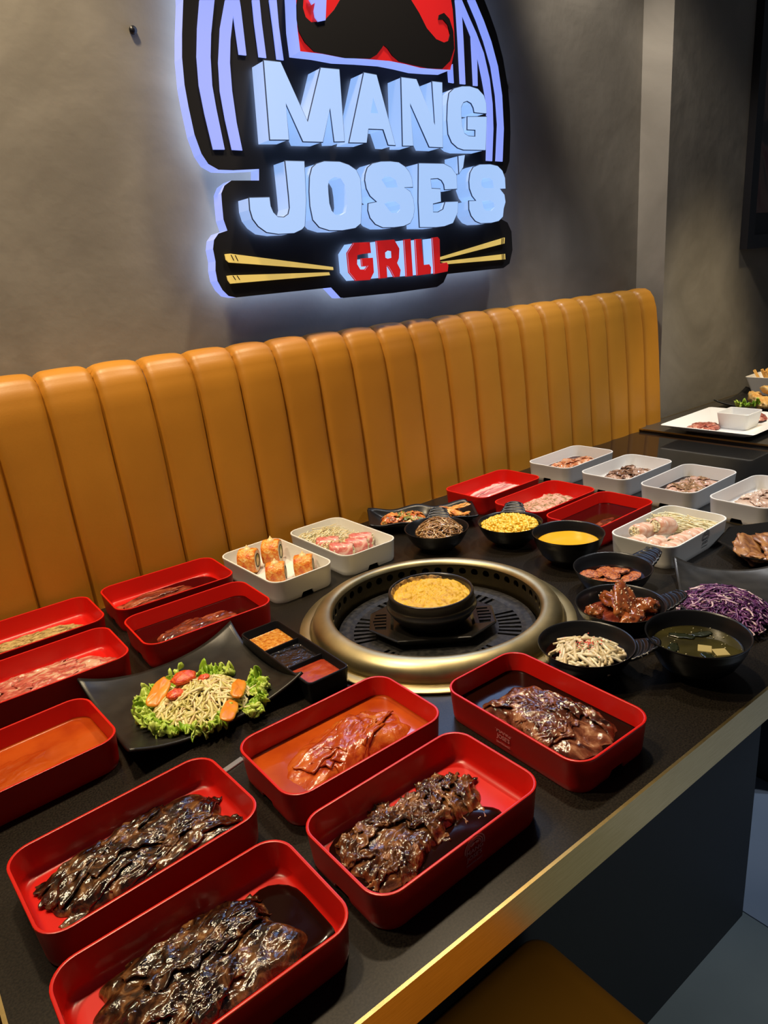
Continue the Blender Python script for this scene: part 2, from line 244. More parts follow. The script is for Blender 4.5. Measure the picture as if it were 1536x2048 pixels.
# ------------------------------------------------------------------ lit sign
SD = {"LET":[[[[0.8612,1.783],[0.9002,1.7832],[0.9521,1.6732],[1.0005,1.7811],[1.0485,1.7817],[1.045,1.6394],[1.018,1.6381],[1.0146,1.7063],[0.9858,1.6364],[0.9353,1.6359],[0.9016,1.7087],[0.8988,1.638],[0.8534,1.6366]],[]],[[[1.1169,1.781],[1.1516,1.7791],[1.1922,1.636],[1.1719,1.6362],[1.1603,1.6684],[1.1156,1.6679],[1.1073,1.6387],[1.0589,1.6376]],[[[1.1363,1.732],[1.1482,1.701],[1.126,1.7004]]]],[[[1.2254,1.7799],[1.271,1.7792],[1.3232,1.6822],[1.3219,1.7785],[1.3536,1.7783],[1.3445,1.6354],[1.3008,1.6355],[1.2463,1.7289],[1.248,1.6363],[1.2163,1.6354]],[]],[[[1.5031,1.7191],[1.5035,1.7412],[1.496,1.7594],[1.4757,1.7726],[1.4469,1.7764],[1.4204,1.7746],[1.394,1.7684],[1.3765,1.757],[1.3697,1.7335],[1.365,1.697],[1.3666,1.6657],[1.3773,1.6475],[1.3967,1.636],[1.417,1.632],[1.4955,1.6332],[1.504,1.7111],[1.4356,1.7075],[1.4337,1.6789],[1.4618,1.6794],[1.4608,1.6632],[1.4357,1.6634],[1.4215,1.669],[1.4145,1.6861],[1.413,1.7072],[1.4136,1.7282],[1.4221,1.7396],[1.4367,1.7439],[1.4508,1.7395],[1.4585,1.7293],[1.4608,1.7194]],[]],[[[0.8846,1.5962],[0.9319,1.5961],[0.9255,1.517],[0.9146,1.4645],[0.9065,1.4581],[0.8854,1.4512],[0.8458,1.4507],[0.8171,1.4554],[0.7991,1.4679],[0.7883,1.4827],[0.7846,1.5007],[0.7862,1.5238],[0.834,1.5243],[0.834,1.5071],[0.8388,1.4943],[0.8487,1.4849],[0.8645,1.4836],[0.877,1.4899],[0.8823,1.5027],[0.8835,1.5266],[0.8842,1.563]],[]],[[[0.9846,1.5971],[1.0266,1.5969],[1.0512,1.5907],[1.0706,1.5804],[1.0802,1.5622],[1.0793,1.5154],[1.0703,1.4659],[1.0533,1.4564],[1.0162,1.4526],[0.9807,1.4538],[0.9543,1.4614],[0.9393,1.4772],[0.9359,1.5056],[0.9377,1.5356],[0.9429,1.5652],[0.9515,1.5837],[0.9646,1.5921]],[[[1.0089,1.5656],[1.0249,1.5629],[1.0346,1.5486],[1.036,1.5294],[1.0352,1.5061],[1.03,1.4906],[1.0151,1.4847],[1.0001,1.4863],[0.9911,1.4952],[0.9869,1.5106],[0.9871,1.5316],[0.9878,1.5467],[0.9918,1.558]]]],[[[1.238,1.5445],[1.2365,1.5643],[1.2295,1.5782],[1.2175,1.5895],[1.1989,1.5984],[1.1735,1.6002],[1.1451,1.5993],[1.12,1.5949],[1.1052,1.5858],[1.0977,1.5724],[1.0946,1.5591],[1.0971,1.5412],[1.1061,1.5254],[1.1248,1.512],[1.0986,1.5085],[1.0963,1.4937],[1.1007,1.4776],[1.1147,1.4633],[1.136,1.4553],[1.1715,1.4546],[1.2014,1.4566],[1.222,1.4627],[1.2335,1.4769],[1.2393,1.4959],[1.2372,1.5174],[1.2287,1.5339],[1.2098,1.5438]],[[[1.1425,1.5604],[1.1543,1.5673],[1.1701,1.5674],[1.1854,1.5606],[1.1918,1.5438],[1.1564,1.5429]],[[1.1448,1.5079],[1.158,1.5123],[1.1805,1.5121],[1.1929,1.5049],[1.1935,1.4943],[1.1845,1.4869],[1.165,1.4871],[1.1577,1.4938]]]],[[[1.263,1.5976],[1.3441,1.598],[1.3702,1.5893],[1.3871,1.5725],[1.3867,1.5402],[1.3449,1.5388],[1.3432,1.5504],[1.3358,1.5601],[1.3238,1.5648],[1.2975,1.5635],[1.2991,1.5408],[1.3289,1.5396],[1.3284,1.5104],[1.3008,1.5059],[1.2998,1.4857],[1.3175,1.4853],[1.3359,1.4919],[1.3444,1.509],[1.3883,1.5097],[1.3846,1.4835],[1.3662,1.4588],[1.3364,1.4521],[1.3076,1.4505],[1.2534,1.4522],[1.2541,1.51]],[]],[[[1.3975,1.6167],[1.4197,1.6196],[1.4115,1.591],[1.3977,1.577]],[]],[[[1.5671,1.5403],[1.5661,1.5662],[1.5568,1.584],[1.5392,1.5953],[1.5117,1.5991],[1.4729,1.598],[1.4497,1.5915],[1.4375,1.5778],[1.4325,1.558],[1.4333,1.5406],[1.4417,1.523],[1.4555,1.5107],[1.4288,1.5105],[1.4283,1.4903],[1.4349,1.4749],[1.4495,1.4617],[1.4687,1.4555],[1.5084,1.4555],[1.5369,1.4595],[1.5537,1.4697],[1.558,1.4907],[1.5656,1.5064],[1.5623,1.5247],[1.5447,1.5398]],[[[1.4753,1.5581],[1.4827,1.5657],[1.5061,1.5663],[1.5177,1.5608],[1.5227,1.5417],[1.4852,1.5417],[1.4758,1.5468]],[[1.4749,1.51],[1.5072,1.5109],[1.5189,1.5056],[1.5223,1.4939],[1.5099,1.4858],[1.4901,1.4861],[1.4805,1.492]]]]],"GRI":[[[[1.0543,1.4232],[1.1016,1.4227],[1.1023,1.401],[1.0786,1.4001],[1.0609,1.398],[1.0576,1.3761],[1.0664,1.3622],[1.08,1.3613],[1.091,1.3705],[1.0734,1.3716],[1.0732,1.387],[1.1067,1.3867],[1.106,1.3551],[1.0934,1.3393],[1.0502,1.3402],[1.0333,1.3598],[1.0336,1.4023]],[]],[[[1.1228,1.4247],[1.1778,1.4255],[1.1915,1.4051],[1.1882,1.3838],[1.1807,1.3719],[1.1907,1.3543],[1.1868,1.3405],[1.1691,1.3402],[1.1614,1.3546],[1.1531,1.3659],[1.1471,1.3678],[1.1463,1.3408],[1.1237,1.3402]],[[[1.1462,1.3982],[1.1548,1.4023],[1.1649,1.4003],[1.1645,1.3851],[1.1529,1.3836],[1.1461,1.3861]]]],[[[1.2102,1.4242],[1.2303,1.4249],[1.2296,1.3392],[1.2093,1.339]],[]],[[[1.2465,1.4237],[1.266,1.4235],[1.268,1.3606],[1.2881,1.361],[1.2929,1.3543],[1.2909,1.3406],[1.2453,1.3391]],[]],[[[1.3046,1.4251],[1.3227,1.426],[1.3282,1.421],[1.3253,1.3604],[1.3499,1.3622],[1.3541,1.3554],[1.3508,1.3426],[1.3044,1.339]],[]]],"CHOP":[[[0.739,1.4184],[0.7512,1.4186],[1.0166,1.3747],[1.0171,1.368],[0.7459,1.4009],[0.7399,1.4067]],[[0.7361,1.3735],[0.7438,1.374],[1.0038,1.3637],[1.0057,1.3568],[0.7421,1.3567],[0.7374,1.3642]],[[1.367,1.3788],[1.6183,1.4185],[1.616,1.4027],[1.3688,1.3721]],[[1.3684,1.3671],[1.6175,1.3744],[1.618,1.3594],[1.3965,1.3595]]],"BOARD":[[0.7304,1.89],[0.717,1.831],[0.7096,1.7906],[0.706,1.7421],[0.7073,1.7038],[0.7113,1.652],[0.7205,1.6163],[0.7324,1.5972],[0.7539,1.5865],[0.7885,1.5858],[0.8511,1.5891],[0.8475,1.566],[0.7801,1.5657],[0.7626,1.5559],[0.7524,1.5402],[0.7505,1.5195],[0.7488,1.4886],[0.7542,1.4662],[0.7323,1.4609],[0.7196,1.4483],[0.7142,1.4303],[0.7156,1.4047],[0.7124,1.3863],[0.7134,1.3645],[0.722,1.345],[0.7343,1.3313],[0.7519,1.3266],[1.0079,1.3283],[1.0328,1.3021],[1.0417,1.3009],[1.1985,1.3],[1.3521,1.3032],[1.3767,1.3131],[1.3925,1.3341],[1.6143,1.336],[1.6401,1.3469],[1.6543,1.3834],[1.652,1.434],[1.6362,1.4587],[1.6098,1.4687],[1.6107,1.5767],[1.6355,1.5897],[1.651,1.6193],[1.6579,1.6902],[1.658,1.7423],[1.6524,1.8028],[1.6357,1.8704],[1.6134,1.9261],[1.5903,1.9664],[1.5723,1.9953]],"STR":[[[0.7645,1.8934],[0.7971,1.8975],[0.779,1.8363],[0.7707,1.7954],[0.7655,1.7439],[0.7673,1.7024],[0.7736,1.6253],[0.7474,1.6246],[0.7397,1.6905],[0.7363,1.7419],[0.7404,1.7927],[0.7507,1.8432]],[[0.8215,1.9005],[0.8542,1.9046],[0.8549,1.8927],[0.8539,1.8059],[0.8367,1.8058],[0.8355,1.8774],[0.8212,1.8305],[0.813,1.7888],[0.8094,1.7365],[0.8101,1.6769],[0.815,1.6246],[0.7909,1.6251],[0.7846,1.6821],[0.7818,1.7347],[0.7869,1.7866],[0.8013,1.8486]],[[0.8837,1.9083],[0.9014,1.9105],[0.9003,1.8695],[0.9013,1.8052],[0.8835,1.8054],[0.8825,1.8676]],[[0.9248,1.9135],[0.9431,1.9157],[0.9414,1.8678],[0.9439,1.8047],[0.9269,1.8049],[0.9263,1.8599]],[[1.5089,1.9865],[1.5356,1.9899],[1.5647,1.9476],[1.59,1.9035],[1.6125,1.848],[1.6255,1.78],[1.6285,1.6992],[1.6199,1.617],[1.5935,1.6176],[1.6044,1.7084],[1.5996,1.7784],[1.5855,1.8457],[1.5621,1.9007],[1.5374,1.9445]],[[1.4654,1.9811],[1.4885,1.984],[1.511,1.9507],[1.5357,1.9167],[1.5606,1.8742],[1.5793,1.8162],[1.5874,1.7578],[1.5876,1.6976],[1.5788,1.6174],[1.5561,1.618],[1.5641,1.7067],[1.5625,1.7662],[1.5511,1.8141],[1.5354,1.87],[1.5332,1.7964],[1.5179,1.7963],[1.5157,1.9072],[1.4865,1.9542],[1.4882,1.8934],[1.4887,1.7971],[1.47,1.7971],[1.4692,1.8915],[1.467,1.9635]],[[1.4467,1.8398],[1.4474,1.797],[1.43,1.7977],[1.429,1.8217]]],"RED":[[0.9667,1.9474],[0.9637,1.9055],[0.9595,1.8572],[0.9608,1.812],[1.0166,1.8122],[1.0702,1.8095],[1.1355,1.8128],[1.2036,1.8149],[1.2505,1.8125],[1.2987,1.8084],[1.3491,1.8098],[1.396,1.8122],[1.4139,1.8566],[1.4152,1.8967],[1.4133,1.9423],[1.4095,1.9613],[1.3953,2.0103]],"MOU":[[1.0755,1.9186],[1.0586,1.8992],[1.0359,1.8806],[1.0321,1.8764],[1.0105,1.8711],[0.9943,1.8682],[0.9816,1.8759],[0.9769,1.8923],[0.9821,1.9153],[0.9994,1.9343],[0.9708,1.9222],[0.9625,1.8961],[0.9596,1.8705],[0.961,1.848],[0.9731,1.8292],[0.9948,1.8138],[1.0269,1.8121],[1.0766,1.8093],[1.1467,1.8142],[1.1656,1.8234],[1.1807,1.8372],[1.1883,1.8448],[1.1991,1.8389],[1.2117,1.8259],[1.2317,1.8156],[1.272,1.812],[1.3211,1.8092],[1.3671,1.8116],[1.3945,1.8306],[1.4102,1.8588],[1.4097,1.8953],[1.3985,1.9202],[1.3814,1.9306],[1.3658,1.9246],[1.3624,1.9145],[1.3778,1.9163],[1.3924,1.9065],[1.3987,1.8875],[1.3925,1.8737],[1.3766,1.8682],[1.3515,1.8729],[1.3232,1.8926],[1.3014,1.9218],[1.2795,1.9441],[1.2438,1.961],[1.1772,1.9611],[1.1141,1.9439]],"WHI":[[0.9899,1.9126],[0.9986,1.8996],[1.0084,1.9051],[1.0023,1.8888],[1.0035,1.8775],[1.0105,1.8703],[1.03,1.8753],[1.0381,1.9187]],"MEAT":{"D":[[-0.1089,0.0272],[-0.0882,0.0519],[-0.069,0.0609],[-0.0428,0.064],[-0.0284,0.0579],[-0.0159,0.0724],[0.0012,0.0784],[0.0106,0.0638],[0.0475,0.0649],[0.0774,0.0648],[0.0993,0.0579],[0.1068,0.0285],[0.1086,0.011],[0.0999,-0.0099],[0.1086,-0.0382],[0.1002,-0.048],[0.0675,-0.0497],[0.0316,-0.0462],[-0.0119,-0.0374],[-0.055,-0.0344],[-0.0947,-0.0289],[-0.097,-0.0165]],"E":[[-0.0906,0.0453],[-0.0821,0.0598],[-0.0591,0.0621],[-0.0351,0.0645],[0.0025,0.069],[0.0392,0.0664],[0.0712,0.0511],[0.0802,0.0352],[0.0718,0.0078],[0.0913,-0.0136],[0.0912,-0.0332],[0.077,-0.0511],[0.0482,-0.0481],[0.0202,-0.0501],[-0.0063,-0.052],[-0.0386,-0.0522],[-0.0729,-0.0443],[-0.0973,-0.011],[-0.1045,0.0242]],"Epool":[[0.0757,0.0608],[0.1206,0.0378],[0.1213,-0.022],[0.1176,-0.0421],[0.093,-0.0481],[0.073,-0.0449],[0.0297,-0.0315],[0.0393,0.0207]],"B":[[-0.0996,0.0572],[-0.0669,0.0659],[-0.0232,0.06],[0.0261,0.0574],[0.057,0.0617],[0.0853,0.0516],[0.1009,0.0286],[0.0895,0.0012],[0.0727,-0.0343],[0.0484,-0.0525],[0.0159,-0.0546],[-0.0145,-0.0518],[-0.0436,-0.0491],[-0.0739,-0.0492],[-0.09,-0.0423],[-0.1024,-0.0173],[-0.1,0.0201]],"A":[[0.0793,0.0431],[0.0685,0.0128],[0.0887,-0.0225],[0.0588,-0.0576],[0.0068,-0.0497],[-0.0483,-0.0682],[-0.0816,-0.058],[-0.101,-0.0362],[-0.1035,0.0124],[-0.0949,0.0387],[-0.0725,0.0526],[-0.0417,0.0577],[-0.0084,0.0516],[0.0271,0.0452],[0.0635,0.0506]],"C":[[-0.0958,0.0091],[-0.0529,0.0433],[-0.0152,0.0477],[0.0339,0.0522],[0.0865,0.0372],[0.1053,0.004],[0.0947,-0.0354],[0.0777,-0.0525],[0.0404,-0.0403],[-0.0114,-0.0436],[-0.0387,-0.0461],[-0.0778,-0.0496],[-0.0987,-0.0328]],"G":[[-0.0614,0.0665],[-0.021,0.0574],[-0.0004,0.0528],[0.0173,0.0598],[0.0476,0.0722],[0.0671,0.07],[0.0838,0.0572],[0.1136,0.0352],[0.112,0.0053],[0.0989,-0.016],[0.0476,-0.0169],[0.0055,-0.0131],[-0.0501,-0.0163],[-0.0756,-0.0119]],"H":[[-0.0469,0.0509],[0.0013,0.0554],[0.0353,0.0614],[0.0639,0.0416],[0.0973,0.0387],[0.1171,0.023],[0.1032,-0.0006],[0.0522,-0.0039],[-0.0108,-0.0015],[-0.0549,0.007]],"I":[[-0.0958,0.0245],[-0.0683,0.0485],[-0.0173,0.0503],[0.0381,0.035],[0.0683,0.0102],[0.0448,-0.0151],[-0.0207,-0.0078],[-0.0791,0.0008]],"Ipool":[[-0.0853,0.0483],[-0.0309,0.0883],[0.0142,0.0923],[0.0752,0.0734],[0.1119,0.0496],[0.1225,-0.0006],[0.0634,-0.0114],[-0.0205,-0.0058],[-0.0896,0.0076]],"J":[[-0.0985,0.0151],[-0.0597,0.0619],[-0.0369,0.0499],[-0.0124,0.0419],[0.0762,0.0469],[0.0808,-0.0016],[0.0395,-0.006],[-0.0186,-0.0025],[-0.0769,-0.0068]],"M":[[-0.0312,0.1082],[0.0303,0.1293],[0.0785,0.136],[0.1192,0.0552],[0.1117,0.0089],[0.0486,0.0101],[-0.0329,0.024],[-0.0391,0.0669]],"N":[[-0.022,0.0755],[0.0509,0.1001],[0.0844,0.0689],[0.1242,0.0286],[0.1008,-0.0192],[0.0115,-0.0157],[-0.0461,0.0063]],"O":[[-0.045,0.0972],[0.0501,0.0905],[0.1073,0.0543],[0.1134,-0.0256],[0.0427,-0.0351],[-0.0262,-0.017],[-0.0578,0.0501]],"P":[[-0.0256,0.0794],[0.0241,0.0872],[0.0801,0.0688],[0.121,0.0388],[0.1168,-0.0099],[0.0561,-0.0174],[-0.005,-0.004],[-0.0346,0.043]],"Q":[[-0.0229,0.0833],[0.0351,0.0864],[0.0782,0.0835],[0.0953,0.0421],[0.1048,0.0123],[0.086,-0.0195],[0.0285,-0.0207],[-0.0213,-0.0032],[-0.0322,0.0401]],"R":[[-0.0168,0.0802],[0.0392,0.0759],[0.1039,0.0751],[0.147,0.0525],[0.1251,0.0013],[0.1024,-0.0314],[0.0446,-0.0349],[-0.0074,-0.0198],[-0.0332,0.0175]],"S":[[-0.0282,0.0727],[0.0544,0.092],[0.1008,0.0751],[0.1227,0.0343],[0.1215,-0.0195],[0.0084,-0.0341],[-0.0336,0.0008],[-0.0428,0.0415]]}}
sign = thing('restaurant_sign', 'large backlit black sign with glowing white letters MANG JOSE\'S GRILL on the grey wall', 'sign', (1.15, YW, 1.4))
SO = (-1.15, -YW, -1.4)
def sp(name, outer, holes, y0, y1, mats, lab=None, **k):
    b = MB(); b.prism([tuple(q) for q in outer], [[tuple(q) for q in h] for h in holes], y0, y1, **k)
    o = b.build(name, mats, sign, smooth=False, loc=SO)
    if lab: o['label'] = lab
    return o
# board: traced edge closed by a round dome above
bd = [tuple(q) for q in SD['BOARD']]
l0, r0 = bd[0], bd[-1]
cx_, rx_ = (l0[0] + r0[0])/2, (r0[0] - l0[0])/2
arc = []
for k in range(1, 12):
    a = PI*k/12
    arc.append((cx_ + rx_*math.cos(a), (r0[1] + (l0[1]-r0[1])*k/12) + .40*math.sin(a)))
bd = bd + arc
YB = 1.512
sp('backing_board', bd, [], YB, 1.550, [M['s_black'], M['s_edge'], M['s_back']], 'black sign board with a glowing pale blue edge', mf=0, ms=1, mb=2)
def shrink(l, d):
    cx = sum(p[0] for p in l)/len(l); cz = sum(p[1] for p in l)/len(l)
    return [(cx + (x-cx)*(1-d), cz + (z-cz)*(1-d)) for x, z in l]
for s_ in SD['STR']: sp('light_stripe', s_, [], YB - .003, YB + .001, M['s_stripe'], 'glowing blue white stripe')
def inset(l, d):
    """offset a closed loop to its inside by d"""
    ar = sum(l[i][0]*l[(i+1) % len(l)][1] - l[(i+1) % len(l)][0]*l[i][1] for i in range(len(l)))
    sg = 1 if ar > 0 else -1; n = len(l); o = []
    for i in range(n):
        p, a, c = Vector(l[i]), Vector(l[i-1]), Vector(l[(i+1) % n])
        e1 = (p-a).normalized(); e2 = (c-p).normalized()
        n1 = Vector((-e1.y, e1.x))*sg; n2 = Vector((-e2.y, e2.x))*sg
        h = n1 + n2; h = h.normalized() if h.length > .2 else n1
        k = d/max(.45, h.dot(n1)); q = p + h*k; o.append((q.x, q.y))
    return o
def letter(pl, yf, mats, nm='letter', lab=None):
    outer, holes = pl
    b = MB(); outer = [tuple(q) for q in outer]; holes = [[tuple(q) for q in h] for h in holes]
    b.prism(outer, holes, yf, YB - .007, mf=0, ms=1, mb=3)
    # dark seam where the lid meets the side
    for l in [outer] + holes:
        n = len(l); i2 = inset(l, -.0016 if l is outer else -.0016)
        vs = [(x, yf + .0015, z) for x, z in i2] + [(x, yf + .004, z) for x, z in i2]
        b.loft([[(x, yf + .001, z) for x, z in l], [(x, yf + .0012, z) for x, z in i2], [(x, yf + .0035, z) for x, z in i2], [(x, yf + .0037, z) for x, z in l]], 2)
    o = b.build(nm, mats, sign, smooth=False, loc=SO)
    if lab: o['label'] = lab
for pl, ch in zip(SD['LET'], "MANGJOSE'S"): letter(pl, 1.452, [M['s_face'], M['s_side'], M['s_line'], M['s_halo']], 'letter', 'glowing white raised letter ' + ch if ch != "'" else 'glowing white raised apostrophe')
for pl, ch in zip(SD['GRI'], 'GRILL'): letter(pl, 1.465, [M['s_red'], M['s_face'], M['s_red'], M['s_halo']], 'letter', 'red faced raised letter ' + ch)
sp('red_panel', SD['RED'], [], 1.466, YB, [M['s_red'], M['s_edge']], 'glowing red panel above the letters', mf=0, ms=1)
sp('moustache', SD['MOU'], [], 1.463, 1.466, M['s_black'], 'black curled moustache')
sp('white_panel', SD['WHI'], [], 1.460, 1.463, M['s_stripe'], 'pale blue white shape beside the moustache')
for k, c in enumerate(SD['CHOP']):
    c = [tuple(q) for q in c]
    ck = sp('chopstick', c, [], YB - .005, YB, M['s_yellow'], 'glowing yellow chopstick')
    if k < 2:
        a, d = Vector(c[0]), Vector(c[5]); e = (Vector(c[2]) - Vector(c[1])).normalized()
    else:
        a, d = Vector(c[1]), Vector(c[2]); e = -(Vector(c[1]) - Vector(c[0])).normalized()
    for t in ((.012, .022) if k < 2 else (.006, .012)):
        q = [a + e*t, a + e*(t+.002), d + e*(t+.002+ (.004 if k < 2 else 0)), d + e*(t + (.004 if k < 2 else 0))]
        bo = sp('band', [(v.x, v.y) for v in q], [], YB - .0062, YB - .0045, M['s_black']); bo.parent = ck; bo.location = (0, 0, 0)

for lx, lz, sx_, sz_ in ((1.20, 1.70, .62, .16), (1.22, 1.53, .72, .16)):      # the light the letters throw into the room
    ld = bpy.data.lights.new('sign_glow', 'AREA'); ld.shape = 'RECTANGLE'; ld.size = sx_; ld.size_y = sz_; ld.energy = 2.0; ld.color = (.34, .55, 1.0)
    lo_ = bpy.data.objects.new('sign_glow', ld); COL.objects.link(lo_); lo_.location = (lx, 1.449, lz); lo_.rotation_euler = (-PI/2, 0, 0)

# ------------------------------------------------------------------ banquette
bq = thing('banquette', 'mustard yellow leather banquette with vertical channel back along the grey wall', 'banquette', (.7, 1.5, 0))
PITCH = .1018; X0 = .302
path = [(1.395, .40), (1.403, .55), (1.418, .72), (1.428, .86), (1.438, 1.0), (1.447, 1.10), (1.455, 1.16), (1.466, 1.195), (1.482, 1.217), (1.500, 1.226), (1.522, 1.227), (1.545, 1.222), (1.562, 1.205)]
def panel(x0, x1, endcap):
    b = MB(); n = 20
    def fn(u, v):
        t = v*(len(path)-1); i = min(int(t), len(path)-2); f = t - i
        y = path[i][0]*(1-f) + path[i+1][0]*f; z = path[i][1]*(1-f) + path[i+1][1]*f
        dy = path[i+1][0]-path[i][0]; dz = path[i+1][1]-path[i][1]; L = math.hypot(dy, dz)
        s = 2*u - 1
        d = .013*(abs(s)**11) + .0035*s*s - .0012*math.sin(z*19 + x0*40)*(s*s)
        if endcap and s > 0: d = .013*(abs(s)**11) + .0035*s*s + .028*max(0, (s-.45)/.55)**2.2
        return (x0 + (x1-x0)*u, y + d*dz/L, z - d*dy/L)
    b.grid(fn, n, 36)
    return b
for k in range(-13, 20):
    x0 = X0 + PITCH*k; ec = k == 19
    panel(x0 - bq.location.x, x0 + PITCH - bq.location.x, ec).build('back_panel', M['leather'], bq, loc=(0, -1.5, 0))
b = MB(); b.box(-1.72, -.022, 0, 1.632, .05, 1.17); b.build('back_board', M['navy'], bq, smooth=False)
for k in range(4):
    a0 = -1.72 + k*.8385
    b = MB(); xs = (a0 + .003, a0 + .8355)
    loops = []
    for ins, z in ((.02, .34), (.0, .355), (.0, .425), (.012, .444), (.04, .452)):
        loops.append([(xs[0]+ins, -.52+ins, z), (xs[1]-ins, -.52+ins, z), (xs[1]-ins, -.07, z), (xs[0]+ins, -.07, z)])
    b.loft(loops, cap0=True, cap1=True); b.build('seat_cushion', M['leather'], bq, angle=40)
b = MB(); b.box(-1.72, -.46, 0, 1.634, -.06, .335); b.build('seat_base', M['navy'], bq, smooth=False)

# ------------------------------------------------------------------ tables
TX0, TX1, TY0, TY1, TZ = -.03, 1.517, .384, 1.424, .75
HOLE = (.748, .890)
t = thing('dining_table', 'long dark table with brass edges and a round tabletop grill, covered in food trays', 'table', (.74, .9, 0))
TO = (-.74, -.9, 0)
# top with a round hole for the grill
b = MB(); n = 64; R = .232
def sqp(i):
    a = 2*PI*i/n; c, s_ = math.cos(a), math.sin(a)
    k = 1e9
    for d, lo, hi in ((c, TX0+.004-HOLE[0], TX1-.004-HOLE[0]), (s_, TY0+.004-HOLE[1], TY1-.004-HOLE[1])):
        if d > 1e-9: k = min(k, hi/d)
        if d < -1e-9: k = min(k, lo/d)
    return (HOLE[0] + c*k, HOLE[1] + s_*k)
outer = [sqp(i) for i in range(n)]
cors = [(TX1-.004, TY1-.004), (TX0+.004, TY1-.004), (TX0+.004, TY0+.004), (TX1-.004, TY0+.004)]
for c in cors:
    i = min(range(n), key=lambda q: (outer[q][0]-c[0])**2 + (outer[q][1]-c[1])**2); outer[i] = c
inner = [(HOLE[0] + R*math.cos(2*PI*i/n), HOLE[1] + R*math.sin(2*PI*i/n)) for i in range(n)]
b.loft([[(x, y, TZ-.05) for x, y in inner], [(x, y, TZ-.05) for x, y in outer], [(x, y, TZ) for x, y in outer], [(x, y, TZ) for x, y in inner], [(x, y, TZ-.05) for x, y in inner]])
b.build('tabletop', M['table'], t, smooth=False, loc=TO)
def edge(parent, off, x0, y0, x1, y1, z0, z1, m=None):
    b = MB(); b.box(x0, y0, z0, x1, y1, z1); return b.build('brass_edge', m or M['brass'], parent, smooth=False, loc=off)
edge(t, TO, TX0, TY0, TX1, TY0+.004, TZ-.052, TZ+.0008); edge(t, TO, TX0, TY1-.004, TX1, TY1, TZ-.052, TZ+.0008)
edge(t, TO, TX0, TY0+.004, TX0+.004, TY1-.004, TZ-.052, TZ+.0008); edge(t, TO, TX1-.004, TY0+.004, TX1, TY1-.004, TZ-.052, TZ+.0008)
b = MB(); b.box(.27, .515, 0, 1.222, .535, .698); b.box(.27, .535, 0, .29, 0.93, .698); b.box(1.202, .535, 0, 1.222, 0.93, .698); b.box(.27, .93, 0, 1.222, .95, .698)
b.build('pedestal', M['navy'], t, smooth=False, loc=TO)
t2 = thing('side_table', 'glossy black table beside the brass edge, carrying four white trays', 'table', (1.85, .9, 0))
b = MB(); b.box(1.5185, TY0, TZ-.05, 2.172, TY1, TZ); b.build('tabletop', M['gloss'], t2, smooth=False, loc=(-1.85, -.9, 0))
edge(t2, (-1.85, -.9, 0), 1.5185, TY0-.004, 2.172, TY0, TZ-.052, TZ+.0008)
b = MB(); b.box(1.66, .6, 0, 2.05, .95, TZ-.05); b.build('pedestal', M['navy'], t2, smooth=False, loc=(-1.85, -.9, 0))
t3 = thing('far_table', 'dark table with a thin brass edge at the right, holding the white plate', 'table', (2.9, .9, 0))
o3 = (-2.9, -.9, 0)
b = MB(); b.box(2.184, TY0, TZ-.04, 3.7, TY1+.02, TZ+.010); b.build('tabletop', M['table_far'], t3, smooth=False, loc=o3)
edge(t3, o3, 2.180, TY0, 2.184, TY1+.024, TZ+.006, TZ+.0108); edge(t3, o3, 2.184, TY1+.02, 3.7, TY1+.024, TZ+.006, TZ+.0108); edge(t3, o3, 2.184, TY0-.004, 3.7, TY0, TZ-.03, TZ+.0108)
b = MB(); b.box(2.5, .6, 0, 3.4, .95, TZ-.04); b.build('pedestal', M['navy'], t3, smooth=False, loc=o3)

# mustard bench in front of the table
st = thing('mustard_bench', 'low mustard leather bench pushed under the front of the dark table', 'bench', (.1, .2, 0))
b = MB()
def rr(x0, y0, x1, y1, r, z, n=6):
    o = []
    for cx, cy, a0 in ((x1-r, y1-r, 0), (x0+r, y1-r, PI/2), (x0+r, y0+r, PI), (x1-r, y0+r, 1.5*PI)):
        for i in range(n+1):
            a = a0 + PI/2*i/n; o.append((cx + r*math.cos(a), cy + r*math.sin(a), z))
    return o
lo = [rr(-.62+i_, -.33+i_, .473-i_, .311-i_, .028, z) for i_, z in ((.01, .36), (0, .375), (0, .455), (.004, .468), (.012, .477), (.03, .482))]
b.loft(lo, cap0=True, cap1=True); b.build('seat_cushion', M['leather'], st, angle=50)
b = MB(); b.loft([rr(-.58, -.29, .46, .27, .04, z) for z in (0, .36)], cap0=True, cap1=True); b.build('base', M['navy'], st, angle=50)

# framed picture
pf = thing('framed_picture', 'black framed food photograph on the grey wall at the right edge', 'picture', (3.3, YR, 1.3))
po = (-3.3, -YR, -1.3)
x0, x1, z0, z1 = 2.897, 3.75, 1.322, 2.5; w_ = .05
for a in ((x0, z0, x0+w_, z1), (x1-w_, z0, x1, z1), (x0+w_, z0, x1-w_, z0+w_), (x0+w_, z1-w_, x1-w_, z1)):
    b = MB(); b.box(a[0], YR-.03, a[1], a[2], YR-.001, a[3]); b.build('frame_side', M['frame'], pf, smooth=False, loc=po)
b = MB(); b.box(x0+w_, YR-.012, z0+w_, x1-w_, YR-.002, z1-w_); b.build('mount', M['mat_board'], pf, smooth=False, loc=po)
b = MB(); b.box(x0+w_+.03, YR-.014, z0+w_+.08, x1-w_-.03, YR-.012, z1-w_-.05); b.build('print', M['picture'], pf, smooth=False, loc=po)
